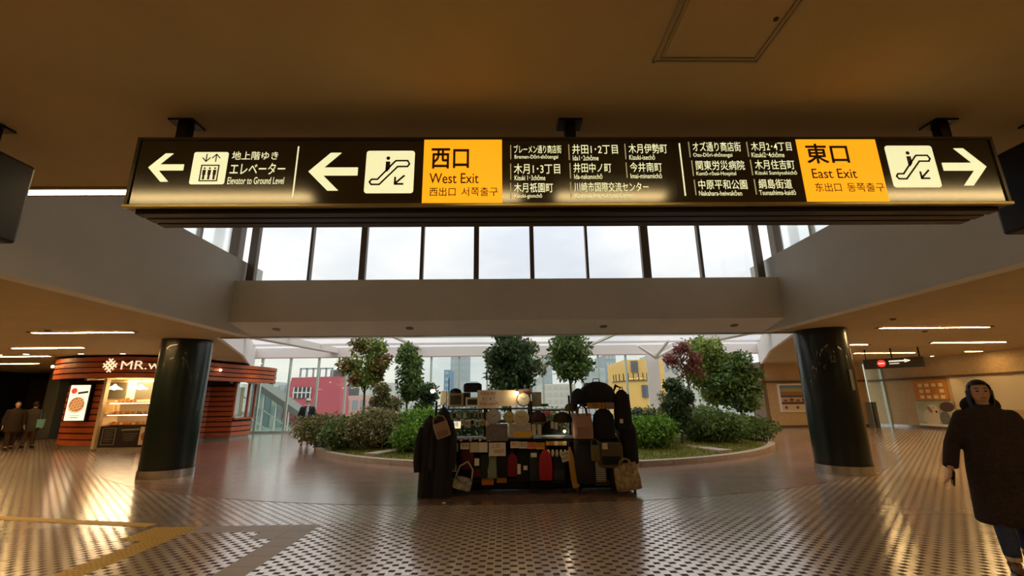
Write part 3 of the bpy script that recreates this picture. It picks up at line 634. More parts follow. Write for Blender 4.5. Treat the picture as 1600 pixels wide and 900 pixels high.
# lattice logo and lettering on the fascia
m_let = emis('letter_cream', (.86, .72, .46), .75)
lx, lz = at(173, 571, 16.02).x, at(173, 571, 16.02).z
b = MB()
for k in (-1, 0, 1):
    for s_ in (1, -1):
        c = Vector((lx+.115*k*.7, 16.0, lz+.115*k*.7*s_*-1)); b.stroke([(c.x-.2*.7, c.z-.2*.7*s_), (c.x+.2*.7, c.z+.2*.7*s_)], .035, 15.97+(.004 if s_ > 0 else 0), 16.0+(.004 if s_ > 0 else 0))
b.build('logo', m_let, kz)
x0 = at(190, 573, 16.02).x; x1 = at(252, 573, 16.02).x
text_part('MR.w', x0, x1, lz-.15, lz+.15, 15.985, m_let, kz)
text_part('affle', x1+.03, x1+.95, lz-.15, lz+.17, 16.0, m_let, kz)
b = MB(); b.box(x0-.05, x1+1.0, 16.0, 16.04, lz-.18, lz-.165).box(x0-.05, x1+1.0, 16.0, 16.04, lz+.165, lz+.18); b.build('sign_rail', m_wdk, kz)
# picture lamps on the fascia
def spot_bar(x, y, L, lab):
    r = root('picture_lamp', (x, y, 2.9), lab, 'lamp', 'small lamps on the kiosk fascia'); b = MB(); b.tube([(0, 0, 0), (L, 0, 0)], .015, 8); b.build('bar', m_steel, r, world=False)
    for k in (0, 1): b = MB(); b.ball((L*k, -.02, 0), .05, n=10); b.build('bulb', emis('bulb', (1, .75, .45), 5), r, world=False, smooth=True)
spot_bar(-16.25, 16.45, .95, 'two-bulb lamp bar on the kiosk fascia left of the logo')
spot_bar(-11.85, 19.0, .01, 'small twin bulb lamp on the right end of the kiosk fascia')
# pictures: a waffle made of shapes
def waffle_pic(o, x0, x1, z0, z1, y, par, lit=0):
    W_, H_ = x1-x0, z1-z0
    bgm = emis('lightbox', (.86, .74, .48), lit) if lit else mat('pic_cream', (214, 190, 150), .6)
    b = MB(); b.box(x0, x1, y, y+.03, z0, z1); b.build('picture', bgm, par)
    cx, cz = x0+.5*W_, z0+.45*H_; r = .40*W_
    mw = emis('waffle_lit', (.36, .13, .04), .8) if lit else mat('waffle_print', (140, 70, 36), .6)
    ml = emis('waffle_lit2', (.62, .30, .10), .8) if lit else mat('waffle_print2', (190, 120, 70), .6)
    b = MB(); b.prism([(cx+r*1.15*math.cos(t), cz-.06*H_+r*.9*math.sin(t)) for t in np.linspace(0, 2*PI, 28, endpoint=False)], y-.002, y, 'Y'); b.build('plate_print', emis('plate_lit', (.8, .62, .42), .7) if lit else mat('plate_print', (228, 214, 196), .6), par)
    b = MB(); b.prism([(cx+r*math.cos(t), cz+r*.95*math.sin(t)) for t in np.linspace(0, 2*PI, 28, endpoint=False)], y-.004, y-.001, 'Y'); b.build('waffle_print', mw, par)
    b = MB()
    for k in (-.6, -.2, .2, .6):
        h = r*math.sqrt(1-k*k)*.9; b.stroke([(cx+k*r*.9-h*.35, cz-h), (cx+k*r*.9+h*.35, cz+h)], r*.1, y-.006, y-.003); b.stroke([(cx-h, cz+k*r*.9-h*.3), (cx+h, cz+k*r*.9+h*.3)], r*.1, y-.0065, y-.0035)
    b.build('waffle_grid', ml, par)
    return
lb = root('light_box', (-15.6, 16.6, 1.0), 'lit vertical poster box with a round waffle and red dot', 'poster')
A = at(121, 630, 16.55); x0, x1, z0, z1 = A.x-.33, A.x+.33, 1.02, 2.24
b = MB(); b.box(x0-.04, x1+.04, 16.56, 16.8, z0-.04, z1+.04); b.build('frame', m_black, lb)
waffle_pic(lb, x0, x1, z0, z1, 16.53, lb, 1.1)
b = MB(); b.cyl((x0+.15, 16.524, z1-.2), .1, .006, 20, 'Y'); b.build('red_dot', emis('dot_red', (.8, .05, .04), .8), lb)
b = MB(); b.stroke([(x0+.2, z0+.1), (x1-.2, z0+.1)], .02, 16.526, 16.53).stroke([(x0+.15, z0+.16), (x1-.15, z0+.16)], .015, 16.526, 16.53).stroke([(x0+.32, z1-.28), (x1-.04, z1-.24)], .07, 16.526, 16.53); b.build('caption', mat('caption_brown', (96, 60, 40), .6), lb)
# display case
dc = root('display_case', (-13.2, 16.75, 0), 'lit glass bakery case full of waffles above a dark menu front', 'display case')
b = MB(); b.box(-14.2, -12.15, 16.56, 17.2, .1, .82); b.build('front_board', mat('chalkboard', (36, 24, 20), .6), dc)
b = MB(); b.box(-14.22, -12.13, 16.58, 17.22, 0, .1); b.build('kickplate', m_plinth, dc)
b = MB(); b.box(-14.2, -12.15, 16.9, 17.2, .82, .84).box(-14.2, -12.15, 17.18, 17.2, .82, 1.62); b.build('case_back', m_cream2, dc)
for z in (.84, 1.2): b = MB(); b.box(-14.2, -12.15, 16.58, 17.18, z, z+.02); b.build('shelf', mat('shelf_wood', (170, 110, 60), .5), dc)
b = MB(); b.box(-14.2, -12.15, 16.56, 17.2, 1.6, 1.63); b.build('top', mat('case_top', (226, 206, 170), .3), dc)
b = MB(); b.box(-14.2, -12.15, 16.565, 16.572, .84, 1.58); b.build('front_glass', g_clear, dc)
m_led = emis('case_led', (1, .82, .5), 9)
for z in (1.575, 1.17): b = MB(); b.box(-14.1, -12.2, 16.6, 16.63, z, z+.022); b.build('light_tube', m_led, dc)
m_waf = mat('waffle_brown', (190, 116, 50), .6, var=.2, scale=20, bump=.5); m_card = mat('card_cream', (240, 226, 190), .6)
def waffle_mesh():
    b = MB(); b.cyl((0, 0, 0), .085, .025, 16)
    for k in (-.045, 0, .045): b.box(-.07, .07, k-.006, k+.006, .025, .034).box(k-.006, k+.006, -.07, .07, .025, .0345)
    return b.mesh('waffle', m_waf)
ORD = ['first', 'second', 'third', 'fourth', 'fifth', 'sixth', 'seventh', 'eighth', 'ninth', 'tenth']; wm = waffle_mesh(); k = 0
for z, tier in ((.862, 'lower'), (1.222, 'upper')):
    for i in range(9):
        o = bpy.data.objects.new('waffle', wm); COL.objects.link(o); o.location = (-14.05+.215*i, 16.85+.02*(i % 2), z+.035); o.rotation_euler.x = math.radians(28); o.rotation_euler.z = .3*i
        tag(o, f'golden waffle on the {tier} shelf of the bakery case, {ORD[i]} from the left', 'waffle', 'waffles in the bakery case')
        if i % 2 == 0:
            b = MB(); b.box(-.05, .05, -.002, .002, 0, .07); q = b.build('price_card', m_card, None, loc=(-14.0+.215*i, 16.62, z)); tag(q, f'small cream price card on the {tier} shelf of the bakery case, {ORD[i//2]} from the left', 'card', 'price cards in the bakery case')
m_chalk = mat('chalk', (150, 144, 130), .8)
b = MB(); b.stroke([(-14.1, .2), (-13.66, .2), (-13.66, .74), (-14.1, .74)], .014, 16.552, 16.56, True)
for i in range(6): b.stroke([(-14.04, .66-.07*i), (-13.72-.06*(i % 2), .66-.07*i)], .01, 16.552, 16.56)
b.stroke([(-13.45, .68), (-12.85, .7)], .05, 16.552, 16.56)
for i in range(4): b.stroke([(-13.4+.03*i, .55-.07*i), (-12.9-.03*i, .55-.07*i)], .009, 16.552, 16.56)
b.build('chalk_writing', m_chalk, dc)
wp = root('waffle_poster', (-12.55, 16.54, .2), 'small cream poster with a dark waffle on the case front', 'poster'); waffle_pic(wp, -12.78, -12.36, .2, .76, 16.53, wp)
b = MB(); b.box(-12.8, -12.34, 16.5452, 16.5582, .18, .78); b.build('mount', m_card, wp)
def pendant(x, y, lab):
    r = root('pendant_lamp', (x, y, 2.5), lab, 'lamp', 'pendant lamps in the kiosk'); b = MB(); b.tube([(0, 0, 0), (0, 0, -.22)], .008, 6); b.build('cord', m_black, r, world=False)
    b = MB(); n = 24; prof = [(.03, -.2), (.05, -.25), (.12, -.3), (.24, -.38), (.25, -.40)]
    vs = []; fs = []
    for rr, z in prof: vs += [(rr*math.cos(2*PI*k/n), rr*math.sin(2*PI*k/n), z) for k in range(n)]
    for i in range(len(prof)-1):
        for k in range(n): fs.append((i*n+k, i*n+(k+1) % n, (i+1)*n+(k+1) % n, (i+1)*n+k))
    b.add(vs, fs); b.build('shade', mat('shade_white', (236, 230, 214), .4), r, world=False, smooth=True)
    b = MB(); b.ball((0, 0, -.36), .06, n=12); b.build('bulb', emis('pendant_bulb', (1, .76, .42), 14), r, world=False, smooth=True)
pendant(-14.68, 17.35, 'white dome pendant lamp over the counter, left one'); pendant(-13.72, 17.35, 'white dome pendant lamp over the counter, right one beside the column')
l = bpy.data.lights.new('kiosk_light', 'AREA'); l.energy = 110; l.color = (1, .74, .42); l.size = 1.8; l.shape = 'RECTANGLE'; l.size_y = 1.2
o = bpy.data.objects.new('kiosk_light', l); COL.objects.link(o); o.location = (-14.0, 17.6, 2.48)
for i in range(5):
    b = MB(); x = -14.1+.14*i; b.cyl((0, 0, 0), .05, .1+.03*(i % 3), 14, r2=.06); q = b.build('cup_stack', mat('cup_tan', (206, 160, 100), .6), None, loc=(x, 17.0, 1.63)); tag(q, f'tan stack of cups on top of the bakery case, {ORD[i]} from the left', 'cup', 'cups on the bakery case')

# ================================================================== POSTERS ON THE RIGHT
fp = root('framed_map', (15.0, 23.9, .8), 'pale framed station picture board on the end wall', 'poster')
A, Bz = at(1213, 600, 23.95), at(1221, 644, 23.95); x0, x1, z0, z1 = A.x+.02, A.x+2.0, Bz.z, A.z
b = MB(); b.box(x0, x1, 23.92, 24.0, z0, z1, b=.01); b.build('frame', m_white, fp)
cols = [(.05, .27, (206, 190, 160)), (.27, .36, (90, 70, 60)), (.36, .52, (196, 176, 140)), (.52, .58, (70, 60, 66)), (.58, .72, (150, 110, 84)), (.72, .84, (176, 160, 96)), (.84, .95, (110, 140, 176))]
for i, (a, c_, col) in enumerate(cols): b = MB(); b.box(x0+.1, x1-.1, 23.905, 23.925, z0+a*(z1-z0), z0+c_*(z1-z0)); b.build('print_band', mat('band%d' % i, col, .5), fp)
b = MB()
for i in range(5): b.box(x0+.2+.33*i, x0+.42+.33*i, 23.9, 23.907, z0+.38*(z1-z0), z0+(.44+.04*(i % 2))*(z1-z0))
for i in range(3): b.cyl((x0+.3+.6*i, 23.9, z0+.16*(z1-z0)), .08, .006, 14, 'Y')
b.build('print_detail', mat('print_red', (130, 60, 50), .5), fp)
def rpanel(px0, px1, py0, py1, xw=20.34):
    """corners on the right-hand wall plane"""
    def on(px, py): d = _fw*F_PX+_R*(px-800)+_U*(450-py); k = xw/d.x; return Vector((xw, d.y*k, EYE+d.z*k))
    a, c_ = on(px0, (py0+py1)/2), on(px1, (py0+py1)/2); t, o_ = on((px0+px1)/2, py0), on((px0+px1)/2, py1); return c_.y, a.y, o_.z, t.z
y0, y1, z0, z1 = rpanel(1428, 1480, 594, 625)
ob = root('orange_board', (20.35, (y0+y1)/2, z0), 'orange and cream information board above the puppy poster', 'poster')
b = MB(); b.box(20.33, 20.39, y0, y1, z0, z1); b.build('board', mat('board_orange', (196, 128, 50), .5), ob)
random.seed(3)
for i in range(4):
    for j in range(3):
        if (i, j) != (1, 1): MB().box(20.322, 20.332, y0+.15+(y1-y0-.3)*i/4, y0+.1+(y1-y0-.3)*(i+.75)/4, z0+.06+(z1-z0-.1)*j/3, z0+.03+(z1-z0-.1)*(j+.7)/3).build('print_block', mat('board_cream', (236, 212, 160), .5), ob)
y0, y1, z0, z1 = rpanel(1434, 1494, 627, 666)
pp_ = root('puppy_poster', (20.35, (y0+y1)/2, z0), 'large poster of a pale puppy beside a dark figure', 'poster')
b = MB(); b.box(20.33, 20.39, y0, y1, z0, z1); b.build('board', mat('pup_bg', (176, 182, 160), .5, var=.25, scale=1.2), pp_)
def ell(cy, cz, ry, rz, th, m_, nm, x=20.328):
    w, h = y1-y0, z1-z0
    b = MB(); b.prism([(y1-w*(cy+ry*math.cos(t)*math.cos(th)-rz*math.sin(t)*math.sin(th)), z0+h*(cz+ry*math.cos(t)*math.sin(th)+rz*math.sin(t)*math.cos(th))) for t in np.linspace(0, 2*PI, 24, endpoint=False)], x, 20.332, 'X'); b.build(nm, m_, pp_)
ell(.38, .35, .22, .34, 0, mat('pup_coat', (216, 204, 180), .6), 'puppy_body'); ell(.46, .68, .13, .2, .2, MT['pup_coat'], 'puppy_head', 20.325); ell(.37, .66, .05, .14, .3, mat('pup_ear', (150, 124, 96), .6), 'puppy_ear', 20.322); ell(.53, .58, .025, .05, 0, m_black, 'puppy_nose', 20.32)
ell(.47, .74, .012, .02, 0, m_black, 'puppy_eye', 20.32)
ell(.82, .78, .18, .2, -.5, mat('pup_dark', (84, 62, 52), .6), 'dark_figure', 20.326); ell(.72, .3, .14, .3, 0, mat('pup_grey', (110, 112, 110), .6), 'grey_sleeve', 20.327)
b = MB(); b.box(20.32, 20.335, y0, y1, z0, z0+.1); b.build('caption_strip', m_white, pp_)
y0, y1, z0, z1 = rpanel(1488, 1640, 585, 640)
b = MB(); b.box(20.34, 20.4, y0, y1, z0, z1); 
tag(b.build('pale_wall_panel', mat('pale_panel', (206, 192, 162), .5)), 'blank cream panel on the right wall beside the puppy poster', 'panel')
for k, px in enumerate((1363, 1372)):
    A = at(px, 667, 23.2); b = MB(); b.box(A.x-.07, A.x+.07, 23.1, 23.3, 0, 1.25, b=.01); tag(b.build('barrier_post', m_gp), ('grey barrier post near the right slit window, left one', 'grey barrier post near the right slit window, right one')[k], 'post', 'barrier posts')

# ================================================================== PLANTER
CX, CY, CR = 1.37, 19.04, 8.4
b = MB(); n = 120
for k in range(n):
    a0, a1 = 2*PI*k/n, 2*PI*(k+1)/n
    if CY+CR*math.sin(a0) > 24.6: continue
m_kerb = mat('kerb_stone', (176, 160, 140), .6, var=.08, scale=5); m_soil = mat('planter_lawn', (104, 104, 44), .95, var=.4, scale=3, bump=.6)
pl = root('planter_bed', (CX, CY, 0), 'round raised garden bed with a low pale kerb', 'planter')
nk = 60
for k in range(nk):
    a0, a1 = 2*PI*k/nk+.001, 2*PI*(k+1)/nk-.001
    b = MB(); P = [(CX+r*math.cos(a), CY+r*math.sin(a)) for r, a in ((CR, a0), (CR, (a0+a1)/2), (CR, a1), (CR-.2, a1), (CR-.2, (a0+a1)/2), (CR-.2, a0))]
    if max(y for x, y in P) > 24.7: continue
    b.prism(P, 0, .13); b.build('kerb_stone', m_kerb, pl)
b = MB(); vs = [(CX, CY, .45)]; R_ = 8
rs = [(CR-.2)*(i+1)/R_ for i in range(R_)]
for i, r in enumerate(rs):
    for k in range(48):
        a = 2*PI*k/48; y = min(CY+r*math.sin(a), 24.7); z = .08+.34*max(0, 1-r/CR)**.7+random.uniform(-.015, .015)
        vs.append((CX+r*math.cos(a), y, z))
fs = [(0, 1+k, 1+(k+1) % 48) for k in range(48)]
for i in range(R_-1):
    for k in range(48): fs.append((1+i*48+k, 1+(i+1)*48+k, 1+(i+1)*48+(k+1) % 48, 1+i*48+(k+1) % 48))
b.add(vs, fs); b.build('soil', m_soil, pl, smooth=True)
def slabs(A, B, n):
    A, B = Vector(A), Vector(B); d = (B-A)/n; nn = Vector((-d.y, d.x)).normalized()*.22
    for k in range(n):
        p, q = A+d*(k+.02), A+d*(k+.98); b = MB(); b.prism([(p-nn)[:], (q-nn)[:], (q+nn)[:], (p+nn)[:]], .1, .2); b.build('paving_slab', m_kerb, pl)
slabs((-3.6, 12.6), (-2.2, 15.4), 4); slabs((5.8, 12.2), (4.6, 15.6), 4)
# foliage -----------------------------------------------------------
def leafmat(name, c1, c2, c3=None):
    m = bpy.data.materials.new(name); m.use_nodes = True; n = m.node_tree; p = n.nodes['Principled BSDF']
    g = n.nodes.new('ShaderNodeNewGeometry'); r = n.nodes.new('ShaderNodeValToRGB'); r.color_ramp.elements[0].color = (*lin(c1), 1); r.color_ramp.elements[1].color = (*lin(c2), 1)
    if c3: e_ = r.color_ramp.elements.new(.72); e_.color = (*lin(c2), 1); r.color_ramp.elements[2].color = (*lin(c3), 1)
    n.links.new(g.outputs['Random Per Island'], r.inputs[0]); n.links.new(r.outputs[0], p.inputs['Base Color']); p.inputs['Roughness'].default_value = .45
    t = n.nodes.new('ShaderNodeBsdfTranslucent'); n.links.new(r.outputs[0], t.inputs[0]); mx = n.nodes.new('ShaderNodeMixShader'); mx.inputs[0].default_value = .35
    n.links.new(p.outputs[0], mx.inputs[1]); n.links.new(t.outputs[0], mx.inputs[2]); n.links.new(mx.outputs[0], n.nodes['Material Output'].inputs[0]); MT[name] = m; return m
m_bark = mat('bark', (96, 78, 60), .9, var=.2, scale=20, bump=.5)
L_green = leafmat('leaf_green', (48, 76, 36), (128, 154, 76)); L_light = leafmat('leaf_light', (74, 104, 40), (176, 190, 92)); L_dark = leafmat('leaf_dark', (34, 56, 30), (98, 122, 68))
L_red = leafmat('leaf_red', (70, 66, 30), (140, 72, 50), (176, 98, 84)); L_bright = leafmat('leaf_bright', (64, 110, 26), (140, 180, 60)); L_maple = leafmat('leaf_maple', (96, 30, 40), (150, 60, 66)); L_mix = leafmat('leaf_mixed', (72, 78, 42), (140, 138, 84), (186, 170, 120))
def leaves(clusters, n, size, name, m, parent, long=2.7, droop=.3):
    """clusters: (x,y,z,rx,ry,rz,weight)"""
    w = np.array([c[6] for c in clusters]); w = w/w.sum(); idx = rng.choice(len(clusters), n, p=w)
    c = np.array([k[:6] for k in clusters])[idx]
    d = rng.normal(size=(n, 3)); d /= np.linalg.norm(d, axis=1)[:, None]; r = rng.random(n)**.42
    pos = c[:, :3]+d*c[:, 3:6]*r[:, None]
    a = rng.normal(size=(n, 3)); a[:, 2] -= droop*1.5; a /= np.linalg.norm(a, axis=1)[:, None]
    q = rng.normal(size=(n, 3)); q[:, 2] *= .6; sd = np.cross(a, q); sd /= np.linalg.norm(sd, axis=1)[:, None]+1e-9; up = np.cross(sd, a)
    s = size*rng.uniform(.6, 1.3, n)[:, None]
    v = np.stack([pos, pos+a*s*.5*long*.5+sd*s*.32+up*s*.08, pos+a*s*long*.5, pos+a*s*.5*long*.5-sd*s*.32+up*s*.08], 1).reshape(-1, 3)
    w0 = np.array(wloc(parent)); v -= w0
    f = np.arange(n*4).reshape(-1, 4)
    me = bpy.data.meshes.new(name); me.vertices.add(n*4); me.vertices.foreach_set('co', v.ravel()); me.loops.add(n*4); me.loops.foreach_set('vertex_index', f.ravel())
    me.polygons.add(n); me.polygons.foreach_set('loop_start', np.arange(n)*4); me.polygons.foreach_set('loop_total', np.full(n, 4)); me.update(calc_edges=True); me.materials.append(m)
    return part(name, me, parent, kind='stuff')
def tree(px, Y, top, crown_bot, wid, m, label, n=7000, size=.11, lean=0, m2=None, trunk=.05, base=.25, cls=14, open_=0, cat='tree', nm='garden_tree'):
    X = at(px, 650, Y).x; r = root(nm, (X, Y, base-.05), label, cat, 'garden trees' if cat == 'tree' else None)
    b = MB(); H = top; pts = [(X, Y, base-.05), (X+.04, Y, base+.6), (X-.03+lean*.4, Y, (crown_bot+H)/2-.2), (X+lean, Y, H-.25)]
    b.tube(pts, [trunk, trunk*.85, trunk*.6, trunk*.2], 8); b.build('trunk', m_bark, r, smooth=True)
    cl = []; bb = MB()
    for k in range(cls):
        t = random.random(); z = crown_bot+(H-crown_bot)*(.12+.8*t); ww = wid*(1-.45*abs(t-.45)/.55)*random.uniform(.25, .8); a = random.uniform(0, 2*PI)
        x, y = X+lean*t+ww*math.cos(a), Y+ww*math.sin(a); s = wid*random.uniform(.28, .46)
        cl.append((x, y, z, s, s, s*.85, s*s)); zb = max(base+.7, z-.5)
        bb.tube([(X+lean*t*.7, Y, zb), ((x+X)/2, (y+Y)/2, (z+zb)/2+.05), (x, y, z)], [trunk*.35, trunk*.22, trunk*.1], 5)
    cl.append((X+lean*.5, Y, (crown_bot+H)/2, wid*.6, wid*.6, (H-crown_bot)*.42, wid*wid*(.5 if not open_ else .05)))
    bb.build('branch', m_bark, r)
    leaves(cl, int(n*.85), size*1.1, 'foliage', m, r)
    if m2: leaves(cl[:len(cl)//2], n//2, size, 'foliage', m2, r)['label'] = 'reddish brown leaves'
    return r
random.seed(11)
tree(566, 16.6, 3.75, 2.0, 1.0, L_light, 'garden tree with red and green leaves, leftmost', 3600, lean=.1, m2=L_red, size=.1, cls=16)
tree(634, 17.4, 3.75, 1.35, .78, L_green, 'slim dark green garden tree, second from the left', 5600, cls=14)
tree(797, 15.8, 3.95, 1.75, 1.05, L_dark, 'broad dark green garden tree behind the price signs of the stall', 7600, lean=-.1, cls=20, m2=None)
tree(893, 15.2, 3.85, 2.05, 1.0, L_green, 'garden tree with a bare straight trunk, behind the middle of the stall', 5200, lean=.05, cls=16)
tree(828, 17.6, 3.9, 2.2, .7, L_mix, 'thin brownish tree between the two middle garden trees', 1500, cls=10, open_=1)
tree(1086, 16.8, 3.75, 2.0, .8, L_red, 'sparse red-leaved garden tree with a bare trunk, right of the stall', 1100, lean=-.45, cls=12, open_=1, m2=L_maple, size=.09)
tree(1122, 17.6, 3.95, 1.0, 1.25, L_light, 'tall light green garden tree at the right', 9000, lean=-.1, cls=16)
tree(1158, 16.6, 3.2, .8, 1.05, L_green, 'lower bushy green garden tree, rightmost', 8000, cls=14)
tree(664, 16.8, 2.3, .9, .55, L_dark, 'small dark round-headed tree left of the stall', 3600, cls=8, size=.09, cat='shrub', nm='garden_shrub')
tree(598, 15.6, 2.05, .6, .6, L_mix, 'grey-green rounded shrub under the leftmost trees', 3600, cls=10, size=.09, cat='shrub', nm='garden_shrub')
tree(1062, 13.9, 2.1, .35, .62, L_dark, 'dark upright oval shrub right of the stall', 6500, cls=10, size=.085, cat='shrub', nm='garden_shrub')
tree(1036, 16.4, 1.7, .5, .7, L_mix, 'thin pinkish twiggy shrub behind the dark oval shrub', 1500, cls=8, size=.07, cat='shrub', nm='garden_shrub', open_=1)
def bush(px, Y, w, d, h, m, label, n=6000, size=.085, base=.12):
    X = at(px, 680, Y).x; r = root('bush', (X, Y, base), label, 'bush', 'low bushes in the bed'); cl = []
    for k in range(12):
        a = random.uniform(0, 2*PI); q = random.uniform(.2, .7); s = h*random.uniform(.38, .5)
        cl.append((X+w*q*math.cos(a), Y+d*q*math.sin(a), base+h*random.uniform(.4, .62), s, s, s*.8, 1))
    cl.append((X, Y, base+h*.45, w*.85, d*.85, h*.46, 4)); b = MB()
    for k in range(10): a = random.uniform(0, 2*PI); b.tube([(X+.1*math.cos(a), Y+.1*math.sin(a), base-.02), (X+w*.5*math.cos(a), Y+d*.5*math.sin(a), base+h*.7)], [.012, .005], 5)
    b.build('stem', m_bark, r); leaves(cl, n, size, 'foliage', m, r)
    return r
bush(500, 15.8, .75, .8, 1.22, L_mix, 'brownish green bush at the left tip of the bed', 5200)
bush(532, 14.6, .55, .5, 1.04, L_green, 'mid green bush, second from the left tip of the bed', 4200)
bush(585, 14.2, 1.05, .7, 1.34, L_mix, 'wide mottled bush under the two left trees', 8500)
bush(655, 14.4, .9, .6, 1.40, L_bright, 'bright green bush just left of the hanging coats', 6000)
bush(640, 13.1, .45, .45, 0.92, L_bright, 'small bright green rounded bush beside the hanging coats', 4200)
bush(1020, 13.0, .65, .5, 1.04, L_bright, 'bright green bush just right of the stall', 5600)
bush(1000, 14.6, .9, .6, 1.22, L_dark, 'dark bush behind the right end of the stall', 5200)
bush(1110, 14.6, 1.15, .8, 1.22, L_green, 'wide low green bush behind the right paving strip', 9500)
bush(1172, 15.8, .9, .7, 0.92, L_green, 'low green bush at the right tip of the bed', 5200)
bush(1075, 17.6, 1.1, .7, 1.34, L_mix, 'pale feathery bush behind the dark oval shrub', 5200)
bush(720, 16.5, 1.3, .8, 1.34, L_dark, 'dark low bush behind the stall, left half', 4500)
bush(860, 16.5, 1.3, .8, 1.34, L_mix, 'pale low bush behind the stall, right half', 4500)
gr = root('grass_patch', (CX, 12.5, .1), None); 
def grass(n):
    X = rng.uniform(-5, 8, n); Y = rng.uniform(10.9, 15.5, n); k = (np.hypot(X-CX, Y-CY) < CR-.25); X, Y = X[k], Y[k]; n = len(X); z = .08+.34*np.maximum(0, 1-np.hypot(X-CX, Y-CY)/CR)**.7
    a = rng.uniform(0, 2*PI, n); h = rng.uniform(.03, .09, n); w = .012; dx, dy = np.cos(a)*w, np.sin(a)*w; l = rng.normal(size=(n, 2))*.03
    v = np.stack([np.stack([X-dx, Y-dy, z], 1), np.stack([X+dx, Y+dy, z], 1), np.stack([X+l[:, 0], Y+l[:, 1], z+h], 1)], 1).reshape(-1, 3)-np.array([CX, 12.5, .1])
    me = bpy.data.meshes.new('grass'); me.vertices.add(n*3); me.vertices.foreach_set('co', v.ravel()); me.loops.add(n*3); me.loops.foreach_set('vertex_index', np.arange(n*3)); me.polygons.add(n); me.polygons.foreach_set('loop_start', np.arange(n)*3); me.polygons.foreach_set('loop_total', np.full(n, 3)); me.update(calc_edges=True)
    me.materials.append(leafmat('grass_blade', (90, 100, 34), (160, 160, 70))); return me
bpy.data.objects.remove(gr)
o = bpy.data.objects.new('grass', grass(26000)); COL.objects.link(o); o.location = (CX, 12.5, .1); tag(o, 'short yellowish green grass along the front of the garden bed', 'grass', kind='stuff')

# ================================================================== OUTSIDE
m_city = mat('city_ground', (150, 152, 146), .9, var=.15, scale=.05)
b = MB(); b.box(-300, 300, 26, 600, -6.4, -6.2); struct(b, 'floor_street', m_city)
# white branching steel column beside the facade
sc_ = root('steel_column', (8.0, 24.6, 0), 'white square steel column with raised arms by the glass wall', 'column')
X = at(1028, 600, 24.2).x; sc_.location.x = X
b = MB(); b.box(X-.34, X+.34, 24.72, 24.84, 0.002, 3.94); b.build('shaft', m_white, sc_)
for dx in (-1.1, 1.1): b = MB(); b.tube([(X, 24.1, 3.7), (X+dx, 23.6, 4.3)], [.1, .06], 8); b.build('arm', m_white, sc_)
b = MB(); b.tube([(X, 24.0, 3.8), (X-.2, 21.5, 4.28)], [.1, .06], 8); b.build('arm', m_white, sc_)
def building(nm, px0, px1, py_top, Y, D, m_, label, zb=-6.2, rows=0, cols=0, mw=None, top=None, wz=.55, cap=0):
    x0, x1, zt = at(px0, 620, Y).x, at(px1, 620, Y).x, at((px0+px1)/2, py_top, Y).z
    r = root(nm, ((x0+x1)/2, Y+D/2, zb), label, 'building'); b = MB(); b.box(x0, x1, Y, Y+D, zb, zt); b.build('wall', m_, r)
    if cap: b = MB(); b.box(x0-.2, x1+.2, Y-.2, Y+D+.2, zt, zt+cap); b.build('parapet', m_, r)
    if rows:
        fh = (zt-max(zb, -4))/rows; fw = (x1-x0)/cols; wm_ = None
        for i in range(rows):
            for j in range(cols):
                b = MB(); b.box(x0+fw*(j+.2), x0+fw*(j+.8), Y-.06, Y+.02, zt-fh*(i+.25+wz*.9), zt-fh*(i+.25)); b.build('window', mw or MT['far_pane'], r)
    return r, x0, x1, zt
mat('far_pane', (110, 128, 140), .3)
m_far = [mat('tower_haze%d' % i, c, .9) for i, c in enumerate([(174, 184, 192), (186, 190, 194), (198, 198, 196), (156, 166, 176), (210, 208, 204)])]  # distance haze is put into these pale colours
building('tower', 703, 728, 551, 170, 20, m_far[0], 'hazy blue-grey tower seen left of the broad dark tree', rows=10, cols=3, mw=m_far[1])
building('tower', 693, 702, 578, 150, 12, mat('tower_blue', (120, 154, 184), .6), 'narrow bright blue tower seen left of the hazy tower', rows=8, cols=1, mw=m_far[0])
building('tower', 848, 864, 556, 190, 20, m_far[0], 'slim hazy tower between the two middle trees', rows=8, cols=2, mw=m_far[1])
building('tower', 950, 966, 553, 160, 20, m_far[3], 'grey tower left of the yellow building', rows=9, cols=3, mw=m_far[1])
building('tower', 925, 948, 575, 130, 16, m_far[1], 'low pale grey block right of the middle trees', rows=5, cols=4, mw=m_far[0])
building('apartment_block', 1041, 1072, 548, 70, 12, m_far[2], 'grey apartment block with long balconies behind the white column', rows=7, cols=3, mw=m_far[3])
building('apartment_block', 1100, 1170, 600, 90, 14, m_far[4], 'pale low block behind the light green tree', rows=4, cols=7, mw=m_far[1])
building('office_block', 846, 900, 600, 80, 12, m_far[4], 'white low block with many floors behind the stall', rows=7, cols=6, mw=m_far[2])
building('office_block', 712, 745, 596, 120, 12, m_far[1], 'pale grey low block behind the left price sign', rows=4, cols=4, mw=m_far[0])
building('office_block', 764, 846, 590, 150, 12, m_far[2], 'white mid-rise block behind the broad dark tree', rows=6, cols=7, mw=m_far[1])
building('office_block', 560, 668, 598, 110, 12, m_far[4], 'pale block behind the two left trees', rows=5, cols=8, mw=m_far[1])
for k in range(7): building('low_house', 395+10*k, 404+10*k, 596+(k*5) % 7, 165, 10, m_far[(k+1) % 5], 'tiny far house on the horizon, '+['leftmost', 'second', 'third', 'fourth', 'fifth', 'sixth', 'seventh'][k]+' in the row left of the red building', rows=2, cols=2, mw=m_far[3])
